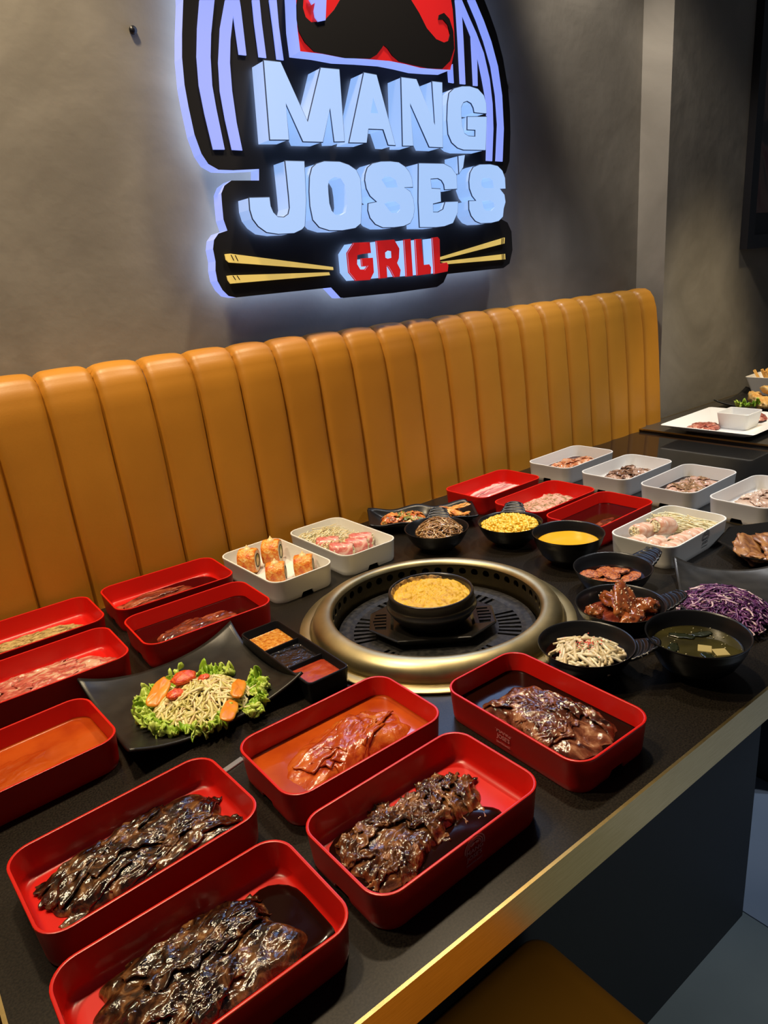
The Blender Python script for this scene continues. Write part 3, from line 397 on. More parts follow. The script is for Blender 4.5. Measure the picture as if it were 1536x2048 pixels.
# ------------------------------------------------------------------ tabletop grill
g = thing('tabletop_grill', 'round brass tabletop grill with vent holes and a black grate in the dark table', 'grill', (HOLE[0], HOLE[1], TZ))
b = MB(); b.lathe([(.226, -.02), (.226, .0012), (.247, .0012), (.2485, .0025), (.247, .0045), (.234, .0055), (.230, .0055)], 96); b.build('flange', M['ring'], g)
b = MB(); b.lathe([(.186, .026), (.188, .031), (.192, .0335), (.198, .0345), (.206, .033), (.216, .028), (.2225, .020), (.2255, .010), (.2262, .002), (.2262, -.02)], 96); b.build('ring', M['ring'], g)
b = MB(); NH = 46; Rw = .1865; zc, hr = .0125, .0073; hw = PI/NH
def cyl(a, z): return (Rw*math.cos(a), Rw*math.sin(a), z)
for k in range(NH):
    a0 = 2*PI*k/NH
    circ = []; sq = []
    for i in range(16):
        th = 2*PI*i/16; c, s_ = math.cos(th), math.sin(th)
        circ.append((a0 + hr*c/Rw, zc + hr*s_))
        m_ = max(abs(c), abs(s_)); sq.append((a0 + hw*c/m_, zc + .0135*s_/m_))
    b.loft([[cyl(*q) for q in circ], [cyl(*q) for q in sq]], flip=True)
    b.loft([[((Rw+.003)*math.cos(a), (Rw+.003)*math.sin(a), z) for a, z in circ], [cyl(*q) for q in circ]], flip=True)
b.lathe([(Rw, .0258), (Rw, .026)], 92); b.lathe([(Rw, -.022), (Rw, -.001)], 92)
b.build('vent_wall', M['ring_in'], g, smooth=False)
b = MB(); b.lathe([(.222, .02), (.222, -.044), (0.001, -.044)], 64); b.build('burner_chamber', M['void'], g)
# grate with slots
b = MB(); NS = 120; rings = [.004, .05, .100, .112, .152, .160, .172, .1795]
def gp(i, r, z): a = 2*PI*i/NS; return (r*math.cos(a), r*math.sin(a), z)
prof = {.004: -.0185, .05: -.0185, .100: -.0185, .112: -.0182, .152: -.0178, .160: -.0150, .172: -.0142, .1795: -.0150}
for k in range(len(rings)-1):
    r0_, r1_ = rings[k], rings[k+1]
    for i in range(NS):
        grp = (i % 20) < 14
        if k == 3 and i % 2 == 0 and grp: 
            for (ra, rb, ia, ib) in ((r0_, r1_, i, i), (r0_, r1_, i+1, i+1)):
                b.add([gp(ia, ra, prof[r0_]), gp(ib, rb, prof[r1_]), gp(ib, rb, -.026), gp(ia, ra, -.026)], [(0, 1, 2, 3)])
            continue
        b.add([gp(i, r0_, prof[r0_]), gp(i, r1_, prof[r1_]), gp(i+1, r1_, prof[r1_]), gp(i+1, r0_, prof[r0_])], [(0, 1, 2, 3)])
b.lathe([(.1795, -.026), (.1795, -.0150)], 60)
b.build('grate', M['iron'], g, smooth=False)

# ------------------------------------------------------------------ trays
HL, HW, RR = .12, .0737, .029
def outline(ins, z, cut=None, n=8):
    """rounded rectangle with stations for the notch at both short ends; cut = z of the notch top"""
    L, W_, r = HL-ins, HW-ins, max(.004, RR-ins); o = []
    nw = .011
    def endpts(sg):
        ys = [-nw-.0035, -nw, nw, nw+.0035] if sg > 0 else [nw+.0035, nw, -nw, -nw-.0035]
        return [(sg*L, y, (cut if (cut is not None and k in (1, 2)) else z)) for k, y in enumerate(ys)]
    for cx, cy, a0 in ((L-r, W_-r, 0), (-L+r, W_-r, PI/2), (-L+r, -W_+r, PI), (L-r, -W_+r, 1.5*PI)):
        for i in range(n+1):
            a = a0 + PI/2*i/n; o.append((cx + r*math.cos(a), cy + r*math.sin(a), z))
        if a0 == PI/2: o += endpts(-1)
        if a0 == 1.5*PI: o += endpts(1)
    return o
def tray_mesh(m):
    b = MB()
    b.loft([outline(.0085, .0095), outline(.0085, .0095, .0095), outline(.0075, 0, .0092), outline(.0055, 0, .0092), outline(.0040, .004, .0095), outline(.0034, .0098), outline(.0008, .044), outline(0, .0462),
            outline(.0004, .0478), outline(.0018, .0484), outline(.0034, .0478), outline(.0040, .046), outline(.0058, .018), outline(.0075, .0135), outline(.011, .0110), outline(.016, .0104)], cap0=True, cap1=True)
    return b.build('tray_body', m, None, angle=50)
def logo_mesh(m):
    """the small printed emblem: arches, moustache and two lines of lettering; in the XZ plane facing -Y"""
    b = MB()
    def band(r0_, r1_, a0, a1, n=14, sx=1.0, zc=.010):
        for i in range(n):
            p = a0 + (a1-a0)*i/n; q = a0 + (a1-a0)*(i+1)/n
            b.add([(r*math.cos(t_)*sx, 0, zc + r*math.sin(t_)) for r, t_ in ((r0_, p), (r1_, p), (r1_, q), (r0_, q))], [(0, 1, 2, 3)])
    band(.0135, .0150, -.25, PI+.25); band(.0108, .0122, -.1, PI+.1); band(.0085, .0096, 0, PI)
    for s_ in (-1, 1):
        b.add([(s_*x, 0, z) for x, z in ((0, .0155), (.003, .0168), (.006, .0145), (.0072, .0155), (.0055, .0125), (.002, .0130))], [(0, 1, 2, 3, 4, 5)])
    for i, (xa, za, xb, zb) in enumerate(((-.012, -.0095, -.004, -.0105), (-.012, -.0115, -.004, -.011), (.004, -.0105, .012, -.009), (.004, -.011, .012, -.0115))):
        b.add([(xa, 0, za), (xb, 0, zb), (xb, 0, zb-.0006), (xa, 0, za-.0008)], [(0, 1, 2, 3)])
    for tx, size, z in (('MANG', .0085, .0030), ("JOSE'S", .0082, -.0050), ('GRILL', .0040, -.0120)):
        c = bpy.data.curves.new('lettering', 'FONT'); c.body = tx; c.size = size; c.align_x = 'CENTER'; c.resolution_u = 2; c.offset = size*.02
        o = bpy.data.objects.new('lettering', c); COL.objects.link(o)
        me = o.to_mesh(); b.add([(v.co.x, 0, z + v.co.y) for v in me.vertices], [tuple(p.vertices) for p in me.polygons])
        o.to_mesh_clear(); bpy.data.objects.remove(o); bpy.data.curves.remove(c)
    return b.build('printed_logo', m, None, smooth=False)
TR = {'A': (0.6288, 0.5411, 1.5625), 'B': (0.3888, 0.5051, 0.0211), 'C': (0.3997, 0.6801, 0.0048), 'D': (0.1308, 0.6840, 0.0533), 'E': (0.1290, 0.5030, 0.0156), 'F': (0.0556, 0.9429, 0.0549), 'G': (0.1489, 1.1638, -0.0003), 'H': (0.1615, 1.3351, 0.0009), 'I': (0.4234, 1.3365, -0.0273), 'J': (0.4127, 1.1613, -0.0192), 'K': (0.6364, 1.2730, 1.6041), 'L': (0.8114, 1.2804, 1.5833), 'M': (1.3113, 1.2881, 0.0372), 'N': (1.3095, 1.1096, 0.0326), 'O': (1.3092, 0.9487, 0.0381), 'P': (1.6419, 1.2903, 0.0440), 'Q': (1.6395, 1.1022, 0.0201), 'R': (1.6360, 0.9204, 0.0357), 'S': (1.6359, 0.7376, -0.0027), 'T': (1.3079, 0.7730, 0.0360)}
TL = {
'A': ('red tray of saucy beef nearest the table front edge, right of the grill front', 'r'),
'B': ('red tray with a printed emblem on its side and dark shredded beef, front centre', 'r'),
'C': ('red tray of folded pork in orange sauce between salad plate and front centre tray', 'r'),
'D': ('red tray of a dark glazed beef slab left of the orange pork tray', 'r'),
'E': ('frontmost red tray cut by the bottom edge, with dark beef and a black sauce pool', 'r'),
'F': ('red tray brimming with smooth orange sauce at the left edge beside the salad plate', 'r'),
'G': ('red tray of marbled raw beef at the left edge behind the salad plate', 'r'),
'H': ('red tray of pepper coated sliced meat in the left corner against the banquette', 'r'),
'I': ('red tray of dark brown sauce touching the banquette, left of the sushi tray', 'r'),
'J': ('red tray of dark sauce with streaked meat strips, left of the grill', 'r'),
'M': ('red tray of raw pork belly strips rearmost beside the banquette', 'r'),
'N': ('red tray of herb rubbed pork belly behind the sweetcorn bowl', 'r'),
'O': ('red tray of dark red marinade behind the cheese sauce bowl', 'r'),
'K': ('white tray holding four orange sushi rolls, left of the grill', 'w'),
'L': ('white tray of enoki and pink beef rolls behind the sushi tray', 'w'),
'P': ('white tray of orange marinated chicken, rearmost against the banquette', 'w'),
'Q': ('white tray of dark sauced chicken, second of the white row from the banquette', 'w'),
'R': ('white tray of brown glazed chicken chunks, third of the white row from the banquette', 'w'),
'S': ('white tray of pale chicken cut by the right edge, end of the white row', 'w'),
'T': ('white tray with a grey emblem, holding enoki and pale pork rolls', 'w')}
proto = {'r': tray_mesh(M['red']), 'w': tray_mesh(M['white'])}
lproto = {'r': logo_mesh(M['print_r']), 'w': logo_mesh(M['print_w'])}
proto_used = {'r': False, 'w': False}; logo_used = {'r': False, 'w': False}
for kx, (lab, k) in TL.items():
    x, y, th = TR[kx]
    tr = thing('food_tray', lab, 'tray', (x, y, TZ), th, 'red melamine food trays' if k == 'r' else 'white melamine food trays')
    o = proto[k] if not proto_used[k] else proto[k].copy()
    if proto_used[k]: COL.objects.link(o)
    proto_used[k] = True; o.parent = tr
    if kx in 'BTA':
        lg = lproto[k] if not logo_used[k] else lproto[k].copy()
        if logo_used[k]: COL.objects.link(lg)
        logo_used[k] = True; lg.parent = tr
        sx = {'B': .004, 'T': .012, 'A': .003}[kx]
        if kx == 'A': lg.location = (sx, HW-.0012, .025); lg.rotation_euler = (math.radians(-4.5), 0, PI)
        else: lg.location = (sx, -HW+.0012, .025); lg.rotation_euler = (math.radians(4.5), 0, 0)
        lg['label'] = 'small printed emblem reading MANG JOSE\'S GRILL'

# ------------------------------------------------------------------ meat and sauces
def clip(poly, a=.1085, c=.0625): return [(max(-a, min(a, x)), max(-c, min(c, y))) for x, y in poly]
class Mound:
    def __init__(s, poly, H, amp, sc, aniso, ang, seed, edge=.10, flat=4):
        s.p = [Vector(q) for q in smoothpoly([tuple(q) for q in poly], 1)]
        A = sum(s.p[i].x*s.p[i-1].y - s.p[i-1].x*s.p[i].y for i in range(len(s.p)))
        s.c = Vector((sum((s.p[i].x+s.p[i-1].x)*(s.p[i].x*s.p[i-1].y - s.p[i-1].x*s.p[i].y) for i in range(len(s.p)))/(3*A),
                      sum((s.p[i].y+s.p[i-1].y)*(s.p[i].x*s.p[i-1].y - s.p[i-1].x*s.p[i].y) for i in range(len(s.p)))/(3*A)))
        s.H, s.amp, s.sc, s.an, s.ang, s.seed, s.flat = H, amp, sc, aniso, ang, seed, flat
        s.N = 180; s.R = []
        for k in range(s.N):
            a = 2*PI*k/s.N; d = Vector((math.cos(a), math.sin(a))); best = .004
            for i in range(len(s.p)):
                p, q = s.p[i-1]-s.c, s.p[i]-s.c; e = q-p; den = d.x*e.y - d.y*e.x
                if abs(den) < 1e-12: continue
                t_ = (p.x*e.y - p.y*e.x)/den; u_ = (p.x*d.y - p.y*d.x)/den
                if t_ > 0 and -1e-6 <= u_ <= 1+1e-6: best = max(best, t_)
            s.R.append(best*(1 - edge*.5 + edge*noise.noise(Vector((d.x*5, d.y*5, seed)))))
    def rad(s, a):
        t_ = (a % (2*PI))/(2*PI)*s.N; i = int(t_) % s.N; f = t_ - int(t_); return s.R[i]*(1-f) + s.R[(i+1) % s.N]*f
    def h(s, x, y):
        dx, dy = x-s.c.x, y-s.c.y; r = math.hypot(dx, dy)/s.rad(math.atan2(dy, dx))
        if r >= 1: return 0.0
        e = 1 - r**s.flat; e = e**.6
        ca, sa = math.cos(s.ang), math.sin(s.ang); a = (x*ca + y*sa)*s.sc/s.an; c = (-x*sa + y*ca)*s.sc
        w = nz(a*.6, c*.6, s.seed+9)*.9
        f = ridge(a + w, c + w*.7, s.seed)*.55 + ridge(a*2.3 + w, c*2.1, s.seed+3)*.32 + ridge(a*5.2 + w, c*4.1, s.seed+5)*.13 + nz(a*11, c*8, s.seed+6)*.06
        return s.H*e*(.8 + .3*nz(x*22, y*22, s.seed+1)) + s.amp*f*min(1, e*1.6)
    def mesh(s, b, nr=44, z0=0, mi=0, na=None):
        na = na or s.N; loops = []
        for k in range(nr+1):
            q = (k/nr)**.75; l = []
            for i in range(na):
                a = 2*PI*i/na; r = s.rad(a)*max(q, .004)*.999
                x, y = s.c.x + r*math.cos(a), s.c.y + r*math.sin(a); l.append((x, y, z0 + max(s.h(x, y), -.0005 if k == nr else 0.0005)))
            loops.append(l)
        b.loft(loops, mi, cap0=False)
def slice_piece(b, md, L, Wd, cx, cy, ang, th, seed, wr=.004, lift=.0015, mi=0, nu=34, nv=12, base=0.0, maxx=.109, maxy=.063):
    ca, sa = math.cos(ang), math.sin(ang)
    def fn(u, v):
        p = (u-.5)*L; q = (v-.5)*Wd*(1 + .25*nz(u*3, seed)) + .004*nz(u*4, seed+2)
        p += .005*nz(v*3, seed+7)
        x = cx + p*ca - q*sa; y = cy + p*sa + q*ca
        x = max(-maxx, min(maxx, x)); y = max(-maxy, min(maxy, y))
        z = base + md.h(x, y) + lift + wr*(.5*ridge(u*3.2, v*1.3 + seed, seed) + .4*nz(u*6, v*4, seed+4) + .3*ridge(u*9, v*5, seed+6))
        z = max(z, base + .001 + th)
        return (x, y, z)
    b.sheet(fn, nu, nv, th, mi)
def meat(kx, name, label, cat, poly, H, m, amp=.004, sc=42, aniso=2.2, ang=.3, seed=1, slices=0, sm=None, sl=(.07, .026), spread=.6, z0=.0106, flat=4, wr=.004, group=None, do_clip=True, sang=.5, nr=64, th=.002):
    x, y, th_ = TR[kx]
    poly = clip(poly) if do_clip else poly
    md = Mound(poly, H, amp, sc, aniso, ang, seed, flat=flat)
    rt = thing(name, label, cat, (x, y, TZ + z0), th_, group)
    b = MB(); md.mesh(b, nr, na=240 if kx in 'ABCDE' else None); b.build('meat_mass', m, rt)
    rg = random.Random(seed*13 + 5)
    for k in range(slices):
        a = rg.uniform(0, 2*PI); rr_ = md.rad(a)*math.sqrt(rg.uniform(0, 1))*spread
        b = MB(); slice_piece(b, md, sl[0]*rg.uniform(.7, 1.3), sl[1]*rg.uniform(.7, 1.3), md.c.x + rr_*math.cos(a), md.c.y + rr_*math.sin(a), ang + rg.uniform(-sang, sang), th, seed*7 + k*3.7, wr, .0012 + .0003*(k % 4))
        b.build('meat_slice', sm or m, rt)
    return rt
def pool(kx, name, label, cat, m, z, poly=None, rip=.0006, seed=3):
    """a level pool of sauce: the whole inside of the tray, or the given outline"""
    x, y, th_ = TR[kx]; b = MB()
    if poly is None:
        t_ = (z-.0135)/(.0484-.0135); ins = .0062 - .0022*max(0, min(1, t_))
        base = [(p[0], p[1]) for p in outline(ins, 0)]
    else: base = smoothpoly(poly, 2)
    cx = sum(p[0] for p in base)/len(base); cy = sum(p[1] for p in base)/len(base); loops = []
    for q in (.02, .1, .2, .3, .4, .5, .6, .7, .8, .88, .94, .97, 1.0):
        l = []
        for px, py in base:
            X, Y = cx + (px-cx)*q, cy + (py-cy)*q
            zz = z + rip*nz(X*45, Y*45, seed) + (.0012 if (poly is None and q == 1.0) else 0)
            if poly is not None: zz = z - .0022*max(0, (q-.8)/.2)**2 + rip*nz(X*45, Y*45, seed)
            l.append((X, Y, zz))
        loops.append(l)
    if poly is not None: loops.append([(p[0], p[1], .0098) for p in base])
    else: loops.append([(p[0]*.93, p[1]*.93, .0100) for p in base])
    b.loft(loops, cap0=True)
    return tag(b.build(name, m, None, loc=(x, y, TZ), rz=th_), label, cat)
# marinades
M['dark_meat'] = mat('soy_beef', (.03, .012, .005), .13, coat=.6, coat_rough=.05, stops=[(.32, (.004, .002, .001)), (.46, (.018, .007, .003)), (.56, (.060, .023, .008)), (.66, (.17, .075, .026)), (.80, (.34, .20, .09))], scale=46, detail=8, distort=1.6, bump=.6, bump_scale=118, bump_dist=.0029)
M['bulgogi'] = mat('bulgogi_beef', (.05, .02, .01), .13, coat=.6, coat_rough=.05, stops=[(.30, (.014, .004, .002)), (.45, (.060, .020, .007)), (.56, (.14, .052, .017)), (.67, (.27, .115, .042)), (.80, (.44, .24, .11))], scale=44, detail=8, distort=1.5, bump=.6, bump_scale=118, bump_dist=.0029)
M['galbi'] = mat('galbi_beef', (.1, .04, .02), .13, coat=.6, coat_rough=.05, stops=[(.30, (.020, .005, .003)), (.46, (.085, .022, .010)), (.57, (.19, .062, .030)), (.67, (.36, .17, .09)), (.80, (.58, .37, .23))], scale=34, detail=8, distort=1.6, bump=.6, bump_scale=118, bump_dist=.0029)
M['orange_pork'] = mat('gochujang_pork', (.5, .1, .01), .24, coat=.5, coat_rough=.07, stops=[(.30, (.26, .022, .004)), (.5, (.42, .060, .006)), (.64, (.54, .125, .016)), (.80, (.62, .22, .05))], scale=30, detail=7, distort=1.2, bump=.7, bump_scale=90, bump_dist=.0028)
M['raw_beef'] = mat('marbled_beef', (.5, .15, .1), .38, coat=.3, stops=[(.33, (.24, .07, .035)), (.45, (.46, .075, .06)), (.53, (.52, .17, .11)), (.60, (.62, .38, .26)), (.72, (.40, .22, .12))], scale=38, detail=8, distort=2.0, stretch=(.5, 1.6, 1), bump=.4, bump_scale=220, bump_dist=.0012)
M['pepper'] = mat('pepper_crust', (.3, .2, .08), .6, stops=[(.32, (.10, .055, .012)), (.45, (.30, .19, .055)), (.57, (.52, .38, .14)), (.7, (.40, .16, .07))], scale=180, detail=4, stretch=(.5, 1, 1), bump=.9, bump_scale=240, bump_dist=.002)
M['pork_belly'] = mat('raw_pork_belly', (.7, .4, .35), .35, coat=.4, stops=[(.36, (.42, .06, .08)), (.46, (.60, .20, .20)), (.53, (.72, .48, .42)), (.66, (.72, .52, .45)), (.74, (.55, .14, .15))], scale=16, detail=5, distort=.5, stretch=(.12, 2.4, 1), bump=.2, bump_scale=120)
M['herb_pork'] = mat('herbed_pork', (.6, .35, .22), .5, coat=.2, stops=[(.33, (.16, .12, .035)), (.44, (.40, .22, .11)), (.54, (.66, .32, .24)), (.68, (.66, .40, .26)), (.8, (.30, .22, .07))], scale=95, detail=6, distort=.8, bump=.6, bump_scale=240, bump_dist=.0015)
M['submerged'] = mat('sauced_meat', (.2, .03, .015), .2, coat=.4, coat_rough=.08, stops=[(.35, (.05, .006, .004)), (.5, (.17, .028, .012)), (.62, (.36, .10, .045)), (.74, (.60, .34, .24))], scale=26, detail=6, distort=1.2, stretch=(.5, 1.4, 1), bump=.25, bump_scale=120, bump_dist=.0012)
M['soy'] = mat('dark_soy_marinade', (.010, .002, .001), .12, spec=.16, bump=.10, bump_scale=40)
M['red_sauce'] = mat('dark_red_marinade', (.036, .0015, .0015), .12, spec=.16, bump=.08, bump_scale=40)
M['orange_sauce'] = mat('gochujang_sauce', (.48, .085, .008), .16, coat=.6, coat_rough=.06, stops=[(.35, (.33, .038, .004)), (.65, (.45, .072, .007))], scale=18, bump=.05, bump_scale=60)
M['chick_o'] = mat('orange_chicken', (.6, .25, .1), .25, coat=1, coat_rough=.08, stops=[(.32, (.30, .05, .015)), (.46, (.52, .17, .06)), (.58, (.66, .35, .20)), (.74, (.72, .52, .38))], scale=44, detail=6, distort=1, bump=.3, bump_scale=140)
M['chick_d'] = mat('dark_chicken', (.2, .1, .05), .22, coat=1, coat_rough=.08, stops=[(.34, (.04, .018, .010)), (.47, (.16, .07, .035)), (.58, (.42, .26, .18)), (.74, (.66, .50, .42))], scale=40, detail=6, distort=1, bump=.3, bump_scale=140)
M['chick_b'] = mat('brown_chicken', (.3, .18, .1), .22, coat=1, coat_rough=.08, stops=[(.33, (.10, .055, .028)), (.47, (.34, .19, .09)), (.58, (.56, .32, .24)), (.74, (.70, .52, .44))], scale=36, detail=6, distort=1, bump=.3, bump_scale=140)
M['chick_p'] = mat('pale_chicken', (.6, .45, .35), .28, coat=.8, coat_rough=.1, stops=[(.33, (.34, .20, .13)), (.47, (.56, .38, .28)), (.58, (.66, .50, .38)), (.74, (.72, .62, .52))], scale=30, detail=6, distort=1, bump=.3, bump_scale=140)
P_ = SD['MEAT']
meat('D', 'beef_slab', 'dark glazed slab of marinated beef in the second red tray from the front left corner', 'meat', P_['D'], .013, M['dark_meat'], .0035, 46, 2.0, .25, 11, 18, None, (.065, .016), .8, wr=.004, sang=.6)
meat('E', 'beef_slab', 'dark glazed beef slab in the frontmost red tray cut by the bottom edge', 'meat', P_['E'], .018, M['dark_meat'], .004, 42, 2.0, .25, 23, 18, None, (.070, .018), .8, wr=.0045, sang=.6)
pool('E', 'soy_pool', 'black soy sauce pool at the right end of the frontmost red tray', 'sauce', M['soy'], .0135, clip(P_['Epool'], .1125, .066))
meat('B', 'shredded_beef', 'pile of brown shredded beef in the red tray with the printed emblem', 'meat', [(-.102, .050), (-.06, .058), (-.02, .052), (.03, .050), (.06, .054), (.086, .045), (.098, .022), (.088, -.008), (.06, -.022), (.03, -.020), (.0, -.026), (-.03, -.036), (-.06, -.052), (-.09, -.050), (-.104, -.015)], .014, M['bulgogi'], .0045, 50, 1.6, .35, 35, 34, None, (.042, .013), .9, wr=.006, sang=1.2)
pool('B', 'soy_pool', 'dark soy sauce puddle beside the shredded beef in the emblem tray', 'sauce', M['soy'], .0150, clip([(-.105, .055), (-.05, .062), (.03, .01), (.08, -.028), (.075, -.055), (-.02, -.064), (-.09, -.062), (-.11, -.02)], .111, .0645))
meat('A', 'saucy_beef', 'glossy folded beef piled in brown sauce in the red tray right of the grill front', 'meat', P_['A'], .024, M['galbi'], .005, 34, 1.8, .2, 47, 24, None, (.060, .020), .85, wr=.006, sang=.9)
pool('A', 'soy_pool', 'brown sauce filling the red tray right of the grill front', 'sauce', M['soy'], .0190)
meat('C', 'orange_pork', 'folded pork slices in orange sauce, red tray behind the front centre one', 'meat', P_['C'], .021, M['orange_pork'], .004, 24, 2.6, .5, 58, 8, None, (.12, .034), .55, wr=.005, sang=.25)
pool('C', 'orange_sauce', 'orange chilli sauce filling the tray with the folded pork', 'sauce', M['orange_sauce'], .0185)
meat('F', 'orange_pork', 'pork lying under smooth orange sauce in the tray at the left edge', 'meat', [(-.105, -.06), (.0, -.062), (.08, -.06), (.095, -.04), (.085, -.02), (.05, .01), (.06, .03), (.02, .045), (-.06, .05), (-.105, .03)], .0115, M['orange_sauce'], .0022, 26, 2.0, .4, 63, 0)
pool('F', 'orange_sauce', 'smooth orange chilli sauce brimming in the red tray at the left edge', 'sauce', M['orange_sauce'], .0190, rip=.0016)
meat('G', 'marbled_beef', 'thin marbled raw beef slices in the left tray behind the salad plate', 'meat', [(-.108, .05), (-.06, .05), (-.02, .045), (.02, .055), (.06, .050), (.095, .03), (.1, -.03), (.08, -.06), (-.1, -.06), (-.108, 0)], .016, M['raw_beef'], .004, 40, 2.5, .25, 71, 12, None, (.10, .026), .75, wr=.0045, sang=.35)
meat('H', 'peppered_meat', 'pepper coated meat strips in the tray in the left corner', 'meat', [(-.108, .04), (.0, .045), (.06, .035), (.1, .015), (.1, -.05), (-.108, -.06)], .012, M['pepper'], .003, 60, 2.0, .15, 77, 5, None, (.10, .03), .7, wr=.003, sang=.2)
meat('I', 'sauced_meat', 'meat strips just above dark sauce in the tray touching the banquette', 'meat', clip(P_['I'] + [(-.08, -.05)]), .0085, M['submerged'], .003, 34, 3, .2, 81, 4, None, (.10, .022), .6, wr=.0025, sang=.2)
pool('I', 'soy_pool', 'dark red brown sauce in the tray touching the banquette', 'sauce', M['red_sauce'], .0150, clip([(-.095, .03), (-.06, .055), (.03, .064), (.10, .062), (.112, .0), (.1, -.06), (-.08, -.063), (-.10, -.02)], .112, .066))
meat('J', 'sauced_meat', 'streaked meat strips lying in dark sauce left of the grill', 'meat', clip([(-.098, .0), (-.06, .035), (.0, .038), (.076, .035), (.08, -.02), (.03, -.055), (-.07, -.058)]), .0115, M['submerged'], .004, 34, 3, .25, 85, 6, None, (.11, .022), .6, wr=.004, sang=.2)
pool('J', 'soy_pool', 'dark red sauce filling the tray left of the grill', 'sauce', M['red_sauce'], .0185)
meat('M', 'pork_belly', 'raw streaky pork belly strips in the rearmost red tray', 'meat', [(-.07, .05), (.04, .055), (.09, .04), (.10, -.03), (.06, -.055), (-.08, -.055), (-.1, -.02)], .016, M['pork_belly'], .003, 26, 3, .12, 91, 7, None, (.15, .026), .5, wr=.005, sang=.15)
meat('N', 'herbed_pork', 'herb rubbed pork belly slices in the red tray behind the sweetcorn', 'meat', [(-.06, .055), (.05, .06), (.095, .045), (.1, -.04), (.05, -.058), (-.08, -.058), (-.1, -.01)], .019, M['herb_pork'], .004, 34, 2.5, .2, 95, 6, None, (.13, .034), .5, wr=.004, sang=.15)
meat('O', 'sauced_meat', 'pale meat edge above the dark marinade behind the cheese bowl', 'meat', [(-.1, .02), (-.06, .045), (-.04, .0), (.06, -.01), (.03, -.03), (-.06, -.05), (-.1, -.03)], .0085, M['submerged'], .003, 30, 3, .1, 98, 2, None, (.13, .018), .5, wr=.002, sang=.1)
pool('O', 'soy_pool', 'dark red marinade filling the tray behind the cheese bowl', 'sauce', M['red_sauce'], .0190)
for kx, m_, nm, H, lab, sd in (('P', 'chick_o', 'orange_chicken', .017, 'orange marinated chicken pieces in the white tray against the banquette', 103), ('Q', 'chick_d', 'dark_chicken', .019, 'dark sauced chicken pieces in the second white tray of the row', 107),
                              ('R', 'chick_b', 'brown_chicken', .020, 'brown glazed chicken chunks in the third white tray of the row', 111), ('S', 'chick_p', 'pale_chicken', .020, 'pale raw chicken pieces in the white tray at the right edge', 115)):
    meat(kx, nm, lab, 'meat', [(-.07, .045), (.02, .055), (.09, .05), (.105, .0), (.09, -.05), (-.02, -.055), (-.09, -.05), (-.10, -.0)], H, M[m_], .005, 44, 1.3, .4, sd, 12, None, (.045, .024), .8, wr=.005, sang=1.4, nr=36)
pool('P', 'soy_pool', 'brown marinade under the orange chicken', 'sauce', M['red_sauce'], .0145); pool('Q', 'soy_pool', 'dark marinade under the dark sauced chicken', 'sauce', M['soy'], .0135, clip([(-.06, .05), (.06, .06), (.1, .03), (.09, -.06), (-.07, -.06), (-.1, .0)], .111, .065)); pool('R', 'soy_pool', 'dark marinade under the brown glazed chicken', 'sauce', M['soy'], .0145)
# ------------------------------------------------------------------ bowls
def bowl_mesh(R=.074, H=.045):
    k = R/.074; h = H/.045; b = MB()
    pr = [(.001, .004), (.030, .004), (.031, 0), (.034, 0), (.0355, .004), (.046, .0085), (.0555, .0155), (.0562, .0168), (.0625, .0245), (.0632, .0258), (.0685, .034), (.0690, .0352), (.0722, .043), (.0737, .0448), (.0735, .0456), (.0722, .0456), (.0705, .0440),
          (.0670, .036), (.0600, .0245), (.0500, .0150), (.036, .0095), (.001, .0075)]
    b.lathe([(r*k, z*h) for r, z in pr], 56)
    return b.build('bowl_body', M['black'], None, angle=60)
def handle_mesh(R=.074, H=.045):
    b = MB()
    def fn(u, v):
        s = 2*v - 1; ln = .034
        w = .030*(1 - .42*u**1.6); rad = u*ln*(1 - .30*abs(s)**3)
        a0 = R - .006 + rad; y = s*w
        x = a0*math.cos(0) - (y*y)/(2*R)*(1-u)
        z = H - .003 + .017*u**1.1 + .0012*math.sin(u*26)*(1-abs(s)**6) - .003*abs(s)**3*u
        return (x, y, z)
    b.sheet(fn, 28, 12, .0035)
    return b.build('handle', M['black'], None)
BW = {'noodle': (.980, 1.1445, .0730, .050, PI*.25, 'small black bowl of brown glass noodles behind the grill'),
      'corn': (1.110, 1.042, .0725, .050, .64, 'small black bowl of yellow sweetcorn behind the grill'),
      'cheese': (1.105, .877, .0735, .065, None, 'black bowl of smooth yellow cheese sauce, right of the sweetcorn'),
      'eggplant': (1.0465, .7285, .0715, .050, -.29, 'black bowl of braised eggplant slices with its handle pointing right'),
      'pork': (.9315, .632, .0735, .050, -.77, 'black bowl of sesame pork in red sauce beside the grill'),
      'sprout': (.786, .5905, .0715, .050, -1.04, 'black bowl of bean sprouts in front of the grill'),
      'soup': (.897, .478, .0735, .065, None, 'black bowl of seaweed soup nearest the table front edge')}
bms = {.050: bowl_mesh(.074, .050), .065: bowl_mesh(.074, .065)}; hm = handle_mesh(.074, .050); fbs = set(); fh = True
for kx, (x, y, R, H, ha, lab) in BW.items():
    t_ = thing('side_bowl', lab, 'bowl', (x, y, TZ), ha or 0, 'black side dish bowls')
    o = bms[H] if H not in fbs else bms[H].copy()
    if H in fbs: COL.objects.link(o)
    fbs.add(H); o.parent = t_; o.scale = (R/.074, R/.074, 1)
    if ha is not None:
        o = hm if fh else hm.copy()
        if not fh: COL.objects.link(o)
        fh = False; o.parent = t_; o['label'] = 'ribbed side handle'
